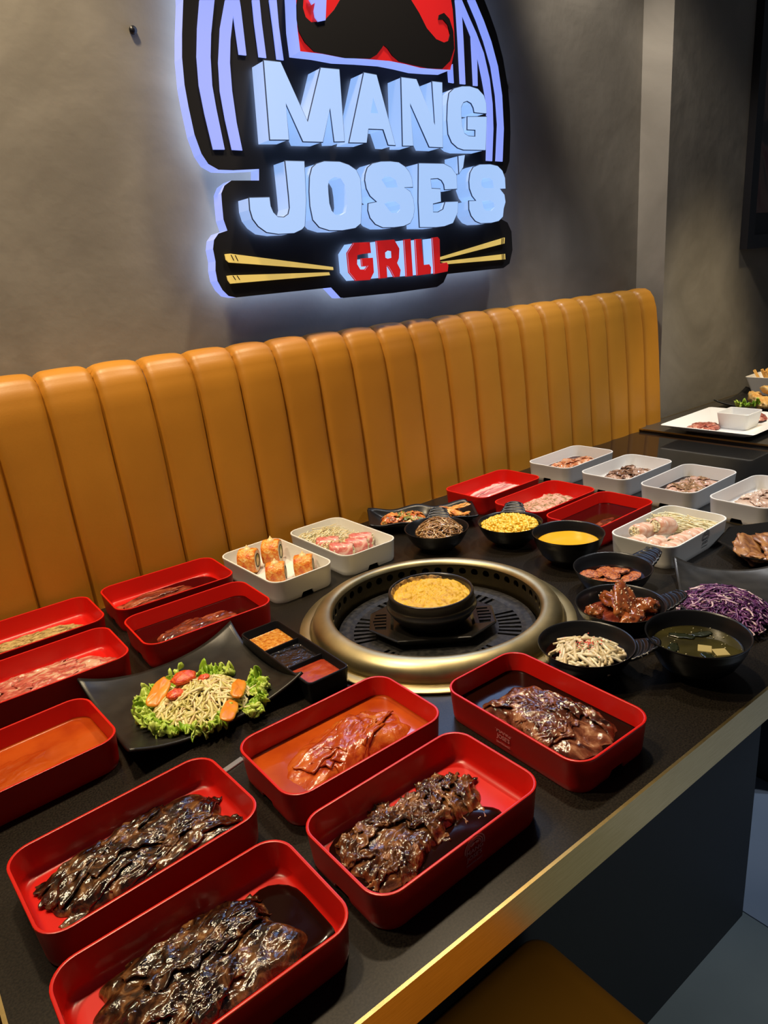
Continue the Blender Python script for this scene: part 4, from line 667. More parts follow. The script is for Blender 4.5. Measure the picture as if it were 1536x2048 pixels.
def strands(b, n, cx, cy, R, zf, L, rad, seed, sides=4, curl=1.0, seg=9, flat=.35, mi=0, sx=1.0, sy=1.0, rz=0.0, up=0.0, taper=None):
    """loose strands draped over a height field zf(r/R)"""
    rg = random.Random(seed); ca, sa = math.cos(rz), math.sin(rz)
    for k in range(n):
        a = rg.uniform(0, 2*PI); q = math.sqrt(rg.random())*.86; h0 = rg.random()
        x, y = q*math.cos(a)*R*sx, q*math.sin(a)*R*sy
        d = rg.uniform(0, 2*PI); l = L*rg.uniform(.6, 1.3); pts = []; tw = rg.uniform(-1, 1)*curl; pz = rg.uniform(-flat, flat)
        for i in range(seg):
            f = i/(seg-1)
            X, Y = x, y
            rr_ = math.hypot(X/(R*sx), Y/(R*sy))
            if rr_ > .97: X *= .97/rr_; Y *= .97/rr_; rr_ = .97
            Z = zf(rr_) - (1-h0)*.006 + up*math.sin(f*PI)*h0 + pz*l*(f-.5)*(1 - rr_*.5)
            pts.append((cx + X*ca - Y*sa, cy + X*sa + Y*ca, Z))
            d += tw*2.4/seg + rg.uniform(-.25, .25)*curl
            x += math.cos(d)*l/seg; y += math.sin(d)*l/seg
        b.tube(pts, rad*rg.uniform(.7, 1.3), sides, mi, taper)
M['noodle'] = mat('glass_noodle', (.2, .1, .04), .15, coat=.8, island=[(0, (.13, .055, .018)), (.4, (.27, .135, .05)), (.8, (.42, .25, .11)), (1, (.56, .40, .22))])
M['corn'] = mat('sweetcorn', (.8, .45, .03), .28, coat=.4, sss=.15, island=[(0, (.72, .40, .020)), (.5, (.80, .49, .035)), (1, (.85, .60, .10))])
M['cheese'] = mat('cheese_sauce', (.72, .385, .018), .18, coat=.4)
M['eggplant'] = mat('braised_eggplant', (.3, .08, .02), .48, spec=.3, coat=.25, coat_rough=.2, stops=[(.36, (.04, .008, .008)), (.46, (.28, .045, .012)), (.54, (.52, .18, .035)), (.64, (.24, .035, .014))], scale=150, detail=7, distort=1.2, bump=1.0, bump_scale=150, bump_dist=.003)
M['skin'] = mat('eggplant_skin', (.03, .008, .014), .2, coat=1)
M['spork'] = mat('sesame_pork', (.4, .09, .02), .22, coat=1, coat_rough=.08, stops=[(.34, (.13, .022, .006)), (.5, (.27, .065, .015)), (.66, (.40, .135, .035))], scale=40, detail=6, distort=.8, bump=.3, bump_scale=120)
M['sesame'] = mat('sesame_seed', (.78, .62, .42), .5)
M['sprout'] = mat('bean_sprout', (.7, .6, .4), .3, coat=.3, sss=.1, island=[(0, (.58, .45, .24)), (.5, (.72, .62, .42)), (1, (.78, .72, .56))])
M['chili'] = mat('chilli_flake', (.55, .04, .015), .5)
M['soup'] = mat('seaweed_soup', (.030, .026, .008), .06, coat=.6, stops=[(.35, (.016, .014, .005)), (.65, (.055, .048, .014))], scale=14)
M['tofu'] = mat('tofu', (.40, .33, .13), .4)
M['seaweed'] = mat('seaweed', (.012, .016, .005), .25, coat=.5)
M['foam'] = mat('soup_bubble', (.6, .55, .36), .15)
def disc(name, label, cat, m, x, y, z, R, rip=.0006, seed=1, depth=.012):
    b = MB(); loops = []
    for q in (.01, .15, .3, .45, .6, .75, .88, .96, 1):
        loops.append([(R*q*math.cos(2*PI*i/40), R*q*math.sin(2*PI*i/40), rip*nz(R*q*math.cos(2*PI*i/40)*50, R*q*math.sin(2*PI*i/40)*50, seed) + (.0006 if q == 1 else 0)) for i in range(40)])
    loops.append([(R*.8*math.cos(2*PI*i/40), R*.8*math.sin(2*PI*i/40), -depth) for i in range(40)])
    b.loft(loops, cap0=True, cap1=True)
    return tag(b.build(name, m, None, loc=(x, y, z)), label, cat)
# glass noodles
x, y = BW['noodle'][:2]
b = MB(); strands(b, 170, .004, -.004, .054, lambda q: .042 + .028*(1-q*q), .060, .0018, 5, 5, 1.5, 10, .16)
tag(b.build('glass_noodles', M['noodle'], None, loc=(x, y, TZ)), 'mound of glossy brown glass noodles in a black bowl', 'noodles', kind='stuff')
# sweetcorn
x, y = BW['corn'][:2]; b = MB(); rg = random.Random(4)
b.lathe([(.001, .056), (.03, .052), (.052, .045), (.060, .040), (.05, .02)], 30)
for k in range(440):
    q = math.sqrt(rg.random()); a = rg.uniform(0, 2*PI); r = .062*q
    z = .043 + .017*(1-q*q) - rg.random()*.003; s_ = .0047*rg.uniform(.8, 1.15); rot = Matrix.Rotation(rg.uniform(0, 6), 3, 'X') @ Matrix.Rotation(rg.uniform(0, 6), 3, 'Z')
    loops = []
    for p, w in ((-.9, .35), (-.5, .85), (.15, 1.0), (.75, .8), (1.0, .3)):
        loops.append([rot @ Vector((w*s_*math.cos(2*PI*i/7), w*s_*.82*math.sin(2*PI*i/7), p*s_)) + Vector((r*math.cos(a), r*math.sin(a), z)) for i in range(7)])
    b.loft(loops, cap0=True, cap1=True)
tag(b.build('sweetcorn_kernels', M['corn'], None, loc=(x, y, TZ)), 'heap of yellow sweetcorn kernels in a black bowl', 'corn', kind='stuff')
disc('cheese_sauce', 'smooth yellow cheese sauce in the black bowl', 'sauce', M['cheese'], BW['cheese'][0], BW['cheese'][1], TZ + .0445, .0628)
# eggplant
x, y = BW['eggplant'][:2]
disc('braising_sauce', 'dark oily sauce under the eggplant slices', 'sauce', M['soy'], x, y, TZ + .0285, .0600)
for k, (dx, dy, dz, a, rx, L, Wd, lab) in enumerate(((-.029, .026, .034, -.5, .10, .022, .016, 'round red eggplant slice on top at the back of the bowl'), (.004, .022, .029, .4, -.1, .022, .016, 'eggplant slice behind the middle of the bowl'), (-.021, -.018, .029, 1.2, .12, .025, .017, 'dark red eggplant slice at the left of the bowl'),
        (.018, -.027, .028, .1, -.15, .024, .016, 'orange eggplant slice at the right front of the bowl'), (.022, .004, .031, 2.0, .1, .022, .015, 'orange eggplant slice at the right of the bowl'), (-.004, .0, .033, .9, .05, .023, .016, 'orange brown eggplant slice in the middle of the bowl'), (-.038, .004, .028, .3, .15, .020, .014, 'eggplant slice at the bowl rim nearest the cheese'))):
    b = MB(); n = 28; lo = []
    for q, z in ((.05, .0030), (.5, .0028), (.85, .0022), (1.0, .0005), (1.0, -.003), (.9, -.0042), (.3, -.0042)):
        lo.append([(q*L*math.cos(2*PI*i/n), q*Wd*math.sin(2*PI*i/n), z + .0022*nz(q*math.cos(2*PI*i/n)*2.2, q*math.sin(2*PI*i/n)*2.2, k*3.1) + .0012*nz(q*math.cos(2*PI*i/n)*7, q*math.sin(2*PI*i/n)*7, k)) for i in range(n)])
    e = thing('eggplant_slice', lab, 'eggplant', (x+dx, y+dy, TZ+dz+.003), a, 'braised eggplant slices'); e.rotation_euler = (rx, rx*.6, a)
    b.loft(lo[:4], cap0=True); b.build('flesh', M['eggplant'], e)
    b = MB(); b.loft(lo[3:], cap1=True); b.build('skin', M['skin'], e)
# sesame pork
x, y = BW['pork'][:2]
disc('pork_sauce', 'red brown sauce under the sesame pork', 'sauce', M['submerged'], x, y, TZ + .0265, .0585)
def chunk(name, label, cat, m, loc, dims, rz, tilt, seed, seeds=0, parts=True, group=None, jag=.22, taper=0.):
    t_ = thing(name, label, cat, loc, rz, group); t_.rotation_euler = (tilt[0], tilt[1], rz)
    b = MB(); n = 44; lo = []; nk = 19
    for k in range(nk):
        p = -PI/2 + PI*k/(nk-1); l = []
        for i in range(n):
            a = 2*PI*i/n; d = Vector((math.cos(p)*math.cos(a), math.cos(p)*math.sin(a), math.sin(p)))
            sup = (abs(d.x)**3.2 + abs(d.y)**3.2 + abs(d.z)**3.2)**(-1/3.2)
            v = Vector((d.x*dims[0]*sup, d.y*dims[1]*sup, d.z*dims[2]*sup))
            f = 1 + jag*noise.noise(d*1.7 + Vector((seed, 0, 0))) + .16*noise.noise(d*4.5 + Vector((0, seed, 0))) + .07*(1-2*abs(noise.noise(d*9 + Vector((0, 0, seed)))))
            v = v*f; v.y *= 1 - taper*(v.x/dims[0] + 1)/2; l.append(v)
        lo.append(l)
    b.loft(lo, cap0=True, cap1=True); mo = b.build('meat_chunk', m, t_)
    if seeds:
        rg = random.Random(seed*3+1); b = MB()
        for _ in range(seeds):
            k = rg.randint(nk//2, nk-3); i = rg.randrange(n); v = Vector(lo[k][i]); nn = v.normalized()
            t1 = nn.orthogonal().normalized(); t1 = (Matrix.Rotation(rg.uniform(0, 6), 3, nn) @ t1); t2 = nn.cross(t1)
            b.loft([[v + nn*.0003 + t1*.0016*p + (t2*math.cos(2*PI*j/5) + nn*math.sin(2*PI*j/5))*.0010*w for j in range(5)] for p, w in ((-1, .2), (-.4, 1), (.4, .9), (1, .15))], cap0=True, cap1=True)
        o = b.build('sesame_seeds', M['sesame'], mo); o['kind'] = 'stuff'
    return t_
for loc, dims, rz, tl, sd, lab in (((.004, -.004, .049), (.036, .030, .0095), .75, (.75, -.45), 2, 'largest sesame pork piece, peaked on top of the bowl'), ((-.036, .026, .034), (.018, .014, .009), .8, (.2, .3), 5, 'small sesame pork piece at the left of the bowl'),
                               ((-.012, -.032, .034), (.028, .014, .009), .2, (.3, 0), 8, 'sesame pork piece at the front of the bowl'), ((.036, -.026, .036), (.014, .018, .012), .5, (.1, .4), 11, 'sesame pork piece at the right beside the bowl handle'), ((.018, .03, .036), (.022, .016, .011), 1.2, (.2, .1), 14, 'sesame pork piece behind the big one')):
    chunk('sesame_pork', lab, 'meat', M['spork'], (x+loc[0], y+loc[1], TZ+loc[2]+.004), dims, rz, tl, sd, 70 if sd == 2 else 16, group='sesame pork pieces', jag=.36, taper=.5 if sd == 2 else .2)
# bean sprouts
x, y = BW['sprout'][:2]
disc('sprout_dressing', 'dark dressing under the bean sprouts', 'sauce', M['soy'], x, y, TZ + .0295, .0605)
b = MB(); strands(b, 125, -.004, -.004, .056, lambda q: .035 + .015*(1-q*q), .036, .0026, 9, 6, .35, 6, .14)
tag(b.build('bean_sprouts', M['sprout'], None, loc=(x, y, TZ)), 'heap of pale bean sprouts in the bowl in front of the grill', 'sprouts', kind='stuff')
b = MB(); rg = random.Random(3)
for k in range(70):
    q = abs(rg.gauss(0, .4)); a = rg.uniform(0, 6.3); r = .05*min(q, 1); s_ = rg.uniform(.0008, .002)
    px, py, pz = r*math.cos(a)-.003, r*math.sin(a)-.002, .0475 + .008*(1-(r/.05)**2) - .003
    b.add([(px+s_, py, pz), (px, py+s_*.7, pz+.0006), (px-s_, py, pz), (px, py-s_*.7, pz+.0004), (px, py, pz+.0012)], [(0, 1, 4), (1, 2, 4), (2, 3, 4), (3, 0, 4)])
tag(b.build('chilli_flakes', M['chili'], None, loc=(x, y, TZ)), 'red chilli flakes scattered on the bean sprouts', 'chilli', kind='stuff')
# soup
x, y = BW['soup'][:2]
disc('seaweed_soup', 'murky green brown soup in the front black bowl', 'soup', M['soup'], x, y, TZ + .0435, .0622, .0004)
for dx, dy, a, lab in ((.000, -.012, .5, 'left tofu cube in the soup bowl'), (.006, -.033, .9, 'right tofu cube in the soup bowl')):
    b = MB(); s_ = .0095
    b.loft([[(c*w*s_, d*w*s_, z) for c, d in ((-1, -1), (1, -1), (1, 1), (-1, 1))] for w, z in ((.95, -.010), (1, -.008), (1, .0002), (.93, .0009))], cap0=True, cap1=True)
    tag(b.build('tofu_cube', M['tofu'], None, loc=(x+dx, y+dy, TZ+.0435), rz=a, smooth=False), lab, 'tofu', 'tofu cubes in the soup')
for k, (dx, dy, a, L, lab) in enumerate(((-.03, .02, .4, .03, 'dark seaweed strip at the left of the soup'), (.01, .03, 2.0, .035, 'longest dark seaweed strip at the back of the soup'), (-.02, -.03, 1.2, .03, 'dark seaweed strip at the front of the soup'), (.035, .012, 2.6, .03, 'dark seaweed strip at the right of the soup'))):
    b = MB(); b.sheet(lambda u, v: ((u-.5)*L + .003*nz(v*3, k), (v-.5)*.016*(1-.5*abs(2*u-1)) + .003*nz(u*4, k+3), .0012 + .0008*nz(u*5, v*4, k)), 14, 5, .0008)
    tag(b.build('seaweed_piece', M['seaweed'], None, loc=(x+dx, y+dy, TZ+.0440), rz=a), lab, 'seaweed', 'seaweed strips in the soup')
b = MB(); rg = random.Random(8)
for k in range(46):
    a = rg.uniform(0, 6.3); r = .062*rg.uniform(.5, 1.0); q = rg.uniform(.0004, .0012)
    b.lathe([(.0001, q), (q*.8, q*.7), (q, .0), (q*.5, -.0005)], 7, 0, (r*math.cos(a), r*math.sin(a), .0008))
tag(b.build('soup_bubbles', M['foam'], None, loc=(x, y, TZ+.0435)), 'tiny pale bubbles on the soup surface', 'bubbles', kind='stuff')

# ------------------------------------------------------------------ egg pot
GZ = TZ - .0142
pa = -.67
ps = thing('pot_stand', 'black octagonal pot stand with ribbed ends on the grill grate', 'stand', (.742, .895, GZ), pa)
b = MB()
def octa(hx, hy, c, z): return [(hx, -hy+c, z), (hx, hy-c, z), (hx-c, hy, z), (-hx+c, hy, z), (-hx, hy-c, z), (-hx, -hy+c, z), (-hx+c, -hy, z), (hx-c, -hy, z)]
b.loft([octa(.078, .066, .03, 0), octa(.086, .074, .034, .003), octa(.112, .080, .048, .013), octa(.113, .081, .049, .0155), octa(.110, .079, .048, .0165), octa(.075, .068, .035, .0155), octa(.070, .064, .033, .0115), octa(.03, .03, .015, .0115)], cap0=True, cap1=True)
b.build('stand_body', M['gplate'], ps, smooth=False)
for sg in (-1, 1):
    for k in range(5):
        q = -.024 + k*.012
        b = MB(); x0_, x1_ = .083, .107 - .004*abs(k-2)*.5
        b.box(min(sg*x0_, sg*x1_), q-.0032, .0158, max(sg*x0_, sg*x1_), q+.0032, .0186); b.build('rib', M['gplate'], ps, smooth=False)
pot = thing('egg_pot', 'black earthenware pot of steamed egg in the middle of the grill', 'pot', (.742, .893, GZ + .0118))
b = MB(); b.lathe([(.001, .003), (.046, .003), (.047, 0), (.050, 0), (.056, .004), (.066, .012), (.0745, .022), (.0795, .031), (.0815, .0335), (.0805, .0365), (.0775, .0385), (.0768, .045), (.0765, .058), (.0760, .0605), (.0742, .0615), (.0722, .0608), (.0705, .055), (.068, .045), (.001, .044)], 64)
b.build('pot_body', M['clay'], pot, angle=60)
M['egg'] = mat('steamed_egg', (.75, .42, .03), .5, sss=.1, stops=[(.28, (.40, .19, .012)), (.40, (.58, .34, .018)), (.6, (.68, .42, .030)), (.8, (.74, .52, .09))], scale=55, detail=6, distort=.6, bump=.8, bump_scale=130, bump_dist=.002)
M['crust'] = mat('browned_egg', (.3, .16, .04), .5, stops=[(.35, (.05, .03, .01)), (.5, (.22, .12, .03)), (.65, (.50, .30, .10))], scale=90, detail=5, bump=.8, bump_scale=160, bump_dist=.002)
eg = thing('steamed_egg', 'fluffy yellow steamed egg filling the black pot', 'egg', (.742, .893, GZ + .0118))
b = MB(); lo = []
for k in range(42):
    q = max(.01, k/41); l = []
    for i in range(140):
        a = 2*PI*i/140; X, Y = .0700*q*math.cos(a), .0700*q*math.sin(a)
        X *= .985; Y *= .985; l.append((X, Y, .0490 + .006*(1-q**3)*(.8+.8*nz(X*34, Y*34, 3)) + .0034*ridge(X*75, Y*75, 1)*(1 if q < .97 else 0) + .0022*ridge(X*170, Y*170, 5)))
    lo.append(l)
b.loft(lo, cap0=True); b.build('egg_mass', M['egg'], eg)
b = MB()
for (a0, a1) in ((.55, 3.6),):
    def fn(u, v):
        a = a0 + (a1-a0)*u; top = .0085*(.5 + .9*abs(nz(u*16, 2.0)))*math.sin(PI*min(1, max(0, u)))**.5
        r = .0672 + .0052*v + .0008*nz(u*40, v*5)
        return (r*math.cos(a), r*math.sin(a), .0490 + (top*.55+.0065)*v)
    b.sheet(fn, 90, 5, .0012)
o = b.build('browned_crust', M['crust'], eg); o['label'] = 'dark browned crust along the back of the rim'

# ------------------------------------------------------------------ sauce dish
sd_ = thing('sauce_dish', 'black three compartment dip dish between the salad plate and grill', 'dish', (.470, .927, TZ), .0)
b = MB(); hx, hy = .0375, .1125
def rq(i_, z, r=.010): return rr(-hx+i_, -hy+i_, hx-i_, hy-i_, max(.003, r-i_), z, 4)
b.loft([rq(.006, 0), rq(.004, .001), rq(.0005, .033), rq(0, .0355), rq(.001, .037), rq(.003, .037), rq(.0045, .035), rq(.008, .010), rq(.011, .007)], cap0=True, cap1=True)
b.build('dish_body', M['black'], sd_, angle=40)
for yd in (-.037, .037):
    b = MB(); b.loft([[(-hx+.004, yd-w, z), (hx-.004, yd-w, z), (hx-.004, yd+w, z), (-hx+.004, yd+w, z)] for w, z in ((.004, .006), (.0022, .029), (.0012, .0305))], cap1=True); b.build('divider', M['black'], sd_, angle=50)
M['dip_o'] = mat('sesame_chilli_dip', (.55, .22, .03), .22, coat=.8, stops=[(.35, (.40, .10, .010)), (.5, (.60, .24, .03)), (.62, (.64, .30, .05)), (.72, (.80, .58, .28))], scale=170, detail=3, bump=.5, bump_scale=200, bump_dist=.0012)
M['dip_s'] = mat('black_soy_dip', (.006, .005, .006), .05, coat=1, bump=1.0, bump_scale=75, bump_dist=.004)
M['dip_r'] = mat('red_chilli_dip', (.36, .045, .018), .12, coat=1, coat_rough=.05, stops=[(.4, (.32, .035, .013)), (.7, (.42, .065, .028))], scale=60, bump=.15, bump_scale=120)
for yc, m_, lab in ((.074, 'dip_o', 'orange sesame chilli dip in the rear compartment'), (0, 'dip_s', 'glossy black soy dip in the middle compartment'), (-.074, 'dip_r', 'smooth red chilli dip in the front compartment')):
    b = MB()
    l1 = lambda i_, z: [(x_ + nz(x_*60, y_*60, yc*9)*.0004, y_ + yc, z + .0012*nz(x_*70, y_*70, yc*11+2)) for x_, y_, _ in rr(-hx+.006+i_, -.0335+i_, hx-.006-i_, .0335-i_, .005, 0, 4)]
    b.loft([l1(.0, .011), l1(0, .0235), l1(.0015, .0228), l1(.005, .0228), l1(.012, .0238), l1(.02, .0236), l1(.026, .0238)], cap0=True, cap1=True)
    tag(b.build('dip_sauce', M[m_], None, loc=(.470, .927, TZ)), lab, 'sauce', 'dips in the three compartment dish')

# ------------------------------------------------------------------ salad
def corner_plate(name, label, x0, y0, x1, y1, lift, m, rz=0., cat='plate', base=.004, ex=1.15):
    cx, cy = (x0+x1)/2, (y0+y1)/2; hx_, hy_ = (x1-x0)/2, (y1-y0)/2
    t_ = thing(name, label, cat, (cx, cy, TZ), rz)
    b = MB()
    def fn(u, v):
        a, c = 2*u-1, 2*v-1
        bow = 1 - .045*(1 - c*c)*abs(a)**6; bow2 = 1 - .045*(1 - a*a)*abs(c)**6
        z = base + .0045 + .005*max(abs(a), abs(c))**4 + lift*(a*a*c*c)**ex + .0005*nz(a*5, c*5, 2)
        return (a*hx_*bow, c*hy_*bow2, z)
    b.sheet(fn, 36, 36, .0045); b.build('plate_body', m, t_)
    b = MB(); b.loft([rr(-hx_*.45, -hy_*.45, hx_*.45, hy_*.45, .02, z, 5) for z in (0, base+.002)], cap0=True, cap1=True); b.build('foot', m, t_, angle=50)
    return t_
corner_plate('salad_plate', 'square black plate with upturned corners holding the salad', .178, .846, .440, 1.086, .030, M['plate'])
M['lettuce'] = mat('curly_lettuce', (.25, .45, .05), .38, sss=.12, stops=[(.3, (.15, .33, .015)), (.48, (.32, .52, .035)), (.62, (.52, .64, .12)), (.78, (.70, .74, .32))], scale=26, detail=5, bump=.3, bump_scale=120)
M['crab'] = mat('shredded_crab', (.7, .55, .25), .4, sss=.1, island=[(0, (.54, .48, .13)), (.35, (.74, .64, .27)), (.7, (.86, .77, .45)), (1, (.84, .60, .32))])
M['mango'] = mat('orange_fruit', (.75, .27, .02), .32, sss=.15, stops=[(.35, (.66, .20, .012)), (.65, (.80, .33, .03))], scale=30, bump=.15, bump_scale=90)
M['roe'] = mat('orange_roe', (.75, .08, .008), .25, coat=.6, stops=[(.4, (.60, .035, .004)), (.6, (.80, .12, .012))], scale=220, bump=1.0, bump_scale=420, bump_dist=.0012)
sp_ = (.309, .966)
def leaf(cx, cy, z, ang, L, Wd, seed, lab, tilt=.0):
    t_ = thing('lettuce_leaf', lab, 'lettuce', (cx, cy, TZ+z), ang, 'curly lettuce leaves under the salad'); t_.rotation_euler = (0, tilt, ang)
    b = MB()
    def fn(u, v):
        a = (v-.5)*2.3; r = u*(1 + .16*nz(v*8, seed) + .09*nz(v*34, seed+3))
        ruf = u**2.2
        x = r*L*math.cos(a*.75) + ruf*.014*nz(v*24, u*5, seed+11)
        y = r*Wd*math.sin(a)*1.05 + ruf*.014*nz(v*22, u*5, seed+17)
        zz = .003 + .008*u + ruf*(.020*nz(v*13 + seed*3, u*3.0, seed) + .018*nz(v*27, u*6.0, seed+2)) + u*.005*nz(v*40, u*9, seed+8) + .002*nz(u*6, v*9, seed)
        return (x, y, zz)
    b.sheet(fn, 22, 120, .0009); b.build('blade', M['lettuce'], t_)
    b = MB(); b.tube([(L*.75*k/6, .002*nz(k*.6, seed), .0042 + .006*(k/6)) for k in range(7)], .0022, 6, taper=lambda f: 1-.75*f)
    o = b.build('midrib', M['crab'], t_)
for a in ((.268, .962, .0085, 2.6, .046, .040, 1, 'curly green lettuce leaf at the left of the salad', -.05), (.262, .935, .009, 3.5, .044, .036, 2, 'curly lettuce leaf at the front left of the salad', -.05), (.262, .905, .009, 4.1, .040, .034, 3, 'ruffled lettuce leaf nearest the front tray', -.05),
          (.290, .885, .009, 4.9, .044, .034, 4, 'curly lettuce leaf at the front of the salad', -.05), (.345, .868, .009, 5.5, .036, .030, 5, 'lettuce leaf at the right front beside the orange slice', -.08), (.362, .900, .010, 6.1, .042, .034, 6, 'curly lettuce leaf at the right of the salad', -.12), (.345, .965, .0085, 1.0, .036, .030, 7, 'small lettuce leaf at the back of the salad', -.05), (.295, .985, .0085, 1.9, .034, .034, 8, 'lettuce leaf at the back left of the salad', -.05)):
    leaf(*a)
b = MB(); strands(b, 460, .002, -.004, .074, lambda q: .018 + .030*(1-q**1.6), .036, .0021, 21, 4, .9, 7, .30, 0, 1.0, .92, taper=lambda f: .15 + .95*math.sin(PI*f)**.6)
tag(b.build('shredded_crab', M['crab'], None, loc=(.305, .925, TZ)), 'mound of creamy shredded crab on the lettuce', 'salad', kind='stuff')
def slab(name, lab, cat, m, loc, L, Wd, th, rz, tilt, seed, group=None, jag=.15):
    b = MB(); n = 30; lo = []
    for q, z in ((.03, th), (.5, th), (.82, th*.9), (.96, th*.55), (1, 0), (.94, -th*.6), (.5, -th)):
        lo.append([(q*L*(abs(math.cos(a))**.75)*math.copysign(1, math.cos(a))*(1+jag*nz(math.cos(a)*2, math.sin(a)*2, seed)), q*Wd*(abs(math.sin(a))**.75)*math.copysign(1, math.sin(a))*(1+jag*nz(math.cos(a)*3, math.sin(a)*3, seed+4)), z + th*.8*nz(q*math.cos(a)*2.5, q*math.sin(a)*2.5, seed)) for a in [2*PI*i/n for i in range(n)]])
    b.loft(lo, cap0=True, cap1=True); o = b.build(name, m, None, loc=loc); o.rotation_euler = (tilt[0], tilt[1], rz)
    return tag(o, lab, cat, group)
slab('orange_slice', 'orange fruit slice at the left of the salad', 'fruit', M['mango'], (.262, .968, TZ+.033), .030, .013, .003, .75, (.25, -.2), 2, 'orange fruit slices on the salad')
slab('orange_slice', 'long orange fruit slice at the right of the salad', 'fruit', M['mango'], (.356, .892, TZ+.031), .030, .0105, .003, 1.0, (.35, .1), 5, 'orange fruit slices on the salad')
slab('orange_slice', 'orange fruit slice at the right front of the salad', 'fruit', M['mango'], (.320, .850, TZ+.030), .030, .0115, .003, .95, (.35, .1), 8, 'orange fruit slices on the salad')
for k, (dx, dy, z, r, lab) in enumerate(((.300, .958, .046, .020, 'largest clump of bright orange roe at the top of the salad'), (.274, .930, .042, .014, 'orange roe clump at the front left of the salad'), (.322, .934, .047, .0095, 'small orange roe clump at the right of the salad'))):
    b = MB(); lo = []
    for q, z_ in ((.05, .7), (.2, .69), (.35, .66), (.5, .6), (.65, .5), (.8, .36), (.92, .2), (1, 0), (.8, -.4)):
        lo.append([(q*r*math.cos(a)*(1+.35*nz(math.cos(a)*2, math.sin(a)*2, k*5)), q*r*math.sin(a)*.8*(1+.35*nz(math.cos(a)*2, math.sin(a)*2, k*5+1)), z_*r*.6*(1+.4*nz(q*math.cos(a)*4, q*math.sin(a)*4, k+2)) + .0016*nz(q*r*math.cos(a)*420, q*r*math.sin(a)*420, k)) for a in [2*PI*i/28 for i in range(28)]])
    b.loft(lo, cap0=True, cap1=True); tag(b.build('roe_clump', M['roe'], None, loc=(dx, dy, TZ+z)), lab, 'roe', 'orange roe clumps on the salad', 'stuff')

# ------------------------------------------------------------------ sushi, beef rolls, enoki
M['sroe'] = mat('roe_coat', (.8, .2, .02), .3, coat=.3, stops=[(.34, (.64, .10, .007)), (.47, (.78, .23, .016)), (.58, (.84, .37, .06)), (.70, (.90, .60, .24))], scale=110, detail=5, distort=.8, bump=1.0, bump_scale=300, bump_dist=.002)
M['rice'] = mat('sushi_rice', (.78, .70, .52), .45, stops=[(.35, (.62, .52, .34)), (.65, (.82, .76, .60))], scale=160, bump=.8, bump_scale=260, bump_dist=.0016)
M['nori'] = mat('nori', (.012, .018, .010), .5)
M['fill'] = mat('roll_filling', (.6, .5, .25), .45, stops=[(.38, (.30, .34, .08)), (.5, (.66, .56, .30)), (.65, (.74, .66, .48))], scale=90)
M['mayo'] = mat('mayonnaise', (.82, .62, .30), .3)
def sushi(x, y, z, rz, lab, r=.0255, hl=.019, seed=1):
    t_ = thing('sushi_roll', lab, 'sushi', (x, y, z), rz, 'orange sushi rolls in the white tray')
    n = 36
    def sec(q, xx, jit=0): return [(xx, q*r*.92*(abs(math.cos(a))**.85)*math.copysign(1, math.cos(a))*(1+jit*nz(math.cos(a)*6, math.sin(a)*6, xx*150+seed)), r + q*r*(abs(math.sin(a))**.85)*math.copysign(1, math.sin(a))*(1+jit*nz(math.cos(a)*6, math.sin(a)*6, xx*150+seed+9))) for a in [2*PI*i/n for i in range(n)]]
    b = MB(); b.loft([sec(.86, -hl), sec(.96, -hl*.94, .04), sec(1, -hl*.6, .06), sec(1, -hl*.1, .06), sec(1, hl*.4, .06), sec(.99, hl*.8, .06), sec(.93, hl, .03), sec(.80, hl*1.0)]); b.build('roe_coat', M['sroe'], t_)
    b = MB()
    for sg in (-1, 1): b.loft([sec(.82, sg*hl), sec(.56, sg*hl*1.01)], flip=sg < 0)
    b.build('rice', M['rice'], t_)
    b = MB()
    for sg in (-1, 1): b.loft([sec(.58, sg*hl*1.0), sec(.57, sg*hl*1.06), sec(.48, sg*hl*1.06), sec(.47, sg*hl)], flip=sg < 0)
    b.build('nori', M['nori'], t_)
    b = MB()
    for sg in (-1, 1):
        l = sec(.48, sg*hl*1.02); b.add(l, [tuple(range(n)) if sg > 0 else tuple(range(n))[::-1]])
    b.build('filling', M['fill'], t_, smooth=False)
    b = MB(); b.lathe([(.0085, -.002), (.0075, .0015), (.005, .003), (.003, .0052), (.0008, .0095), (.0001, .010)], 14, 0, (0, 0, 2*r)); b.build('mayonnaise_dot', M['mayo'], t_)
KZ = TZ + .0106
for k, (x, y, a, r, lab) in enumerate(((.604, 1.334, -.75, .0265, 'orange sushi roll at the rear left of the white tray'), (.664, 1.338, -.72, .0275, 'tallest orange sushi roll at the rear right of the white tray'), (.614, 1.232, -.60, .0235, 'orange sushi roll at the front left of the white tray'), (.675, 1.222, -.62, .0235, 'orange sushi roll at the front right of the white tray'))):
    sushi(x, y, KZ, a, lab, r, .0195, k*3)
M['enoki'] = mat('enoki_mushroom', (.82, .74, .50), .4, sss=.15, island=[(0, (.74, .60, .30)), (.5, (.82, .74, .48)), (1, (.86, .82, .64))])
M['beefroll'] = mat('pink_beef_roll', (.6, .2, .18), .35, coat=.4, stops=[(.33, (.50, .07, .06)), (.47, (.62, .19, .16)), (.57, (.74, .42, .34)), (.75, (.78, .56, .46))], scale=50, detail=6, distort=1.5, bump=.3, bump_scale=140)
M['porkroll'] = mat('pale_pork_roll', (.7, .5, .4), .38, coat=.4, stops=[(.33, (.58, .28, .18)), (.48, (.70, .46, .34)), (.6, (.78, .62, .50)), (.8, (.80, .70, .60))], scale=44, detail=6, distort=1.2, bump=.25, bump_scale=120)
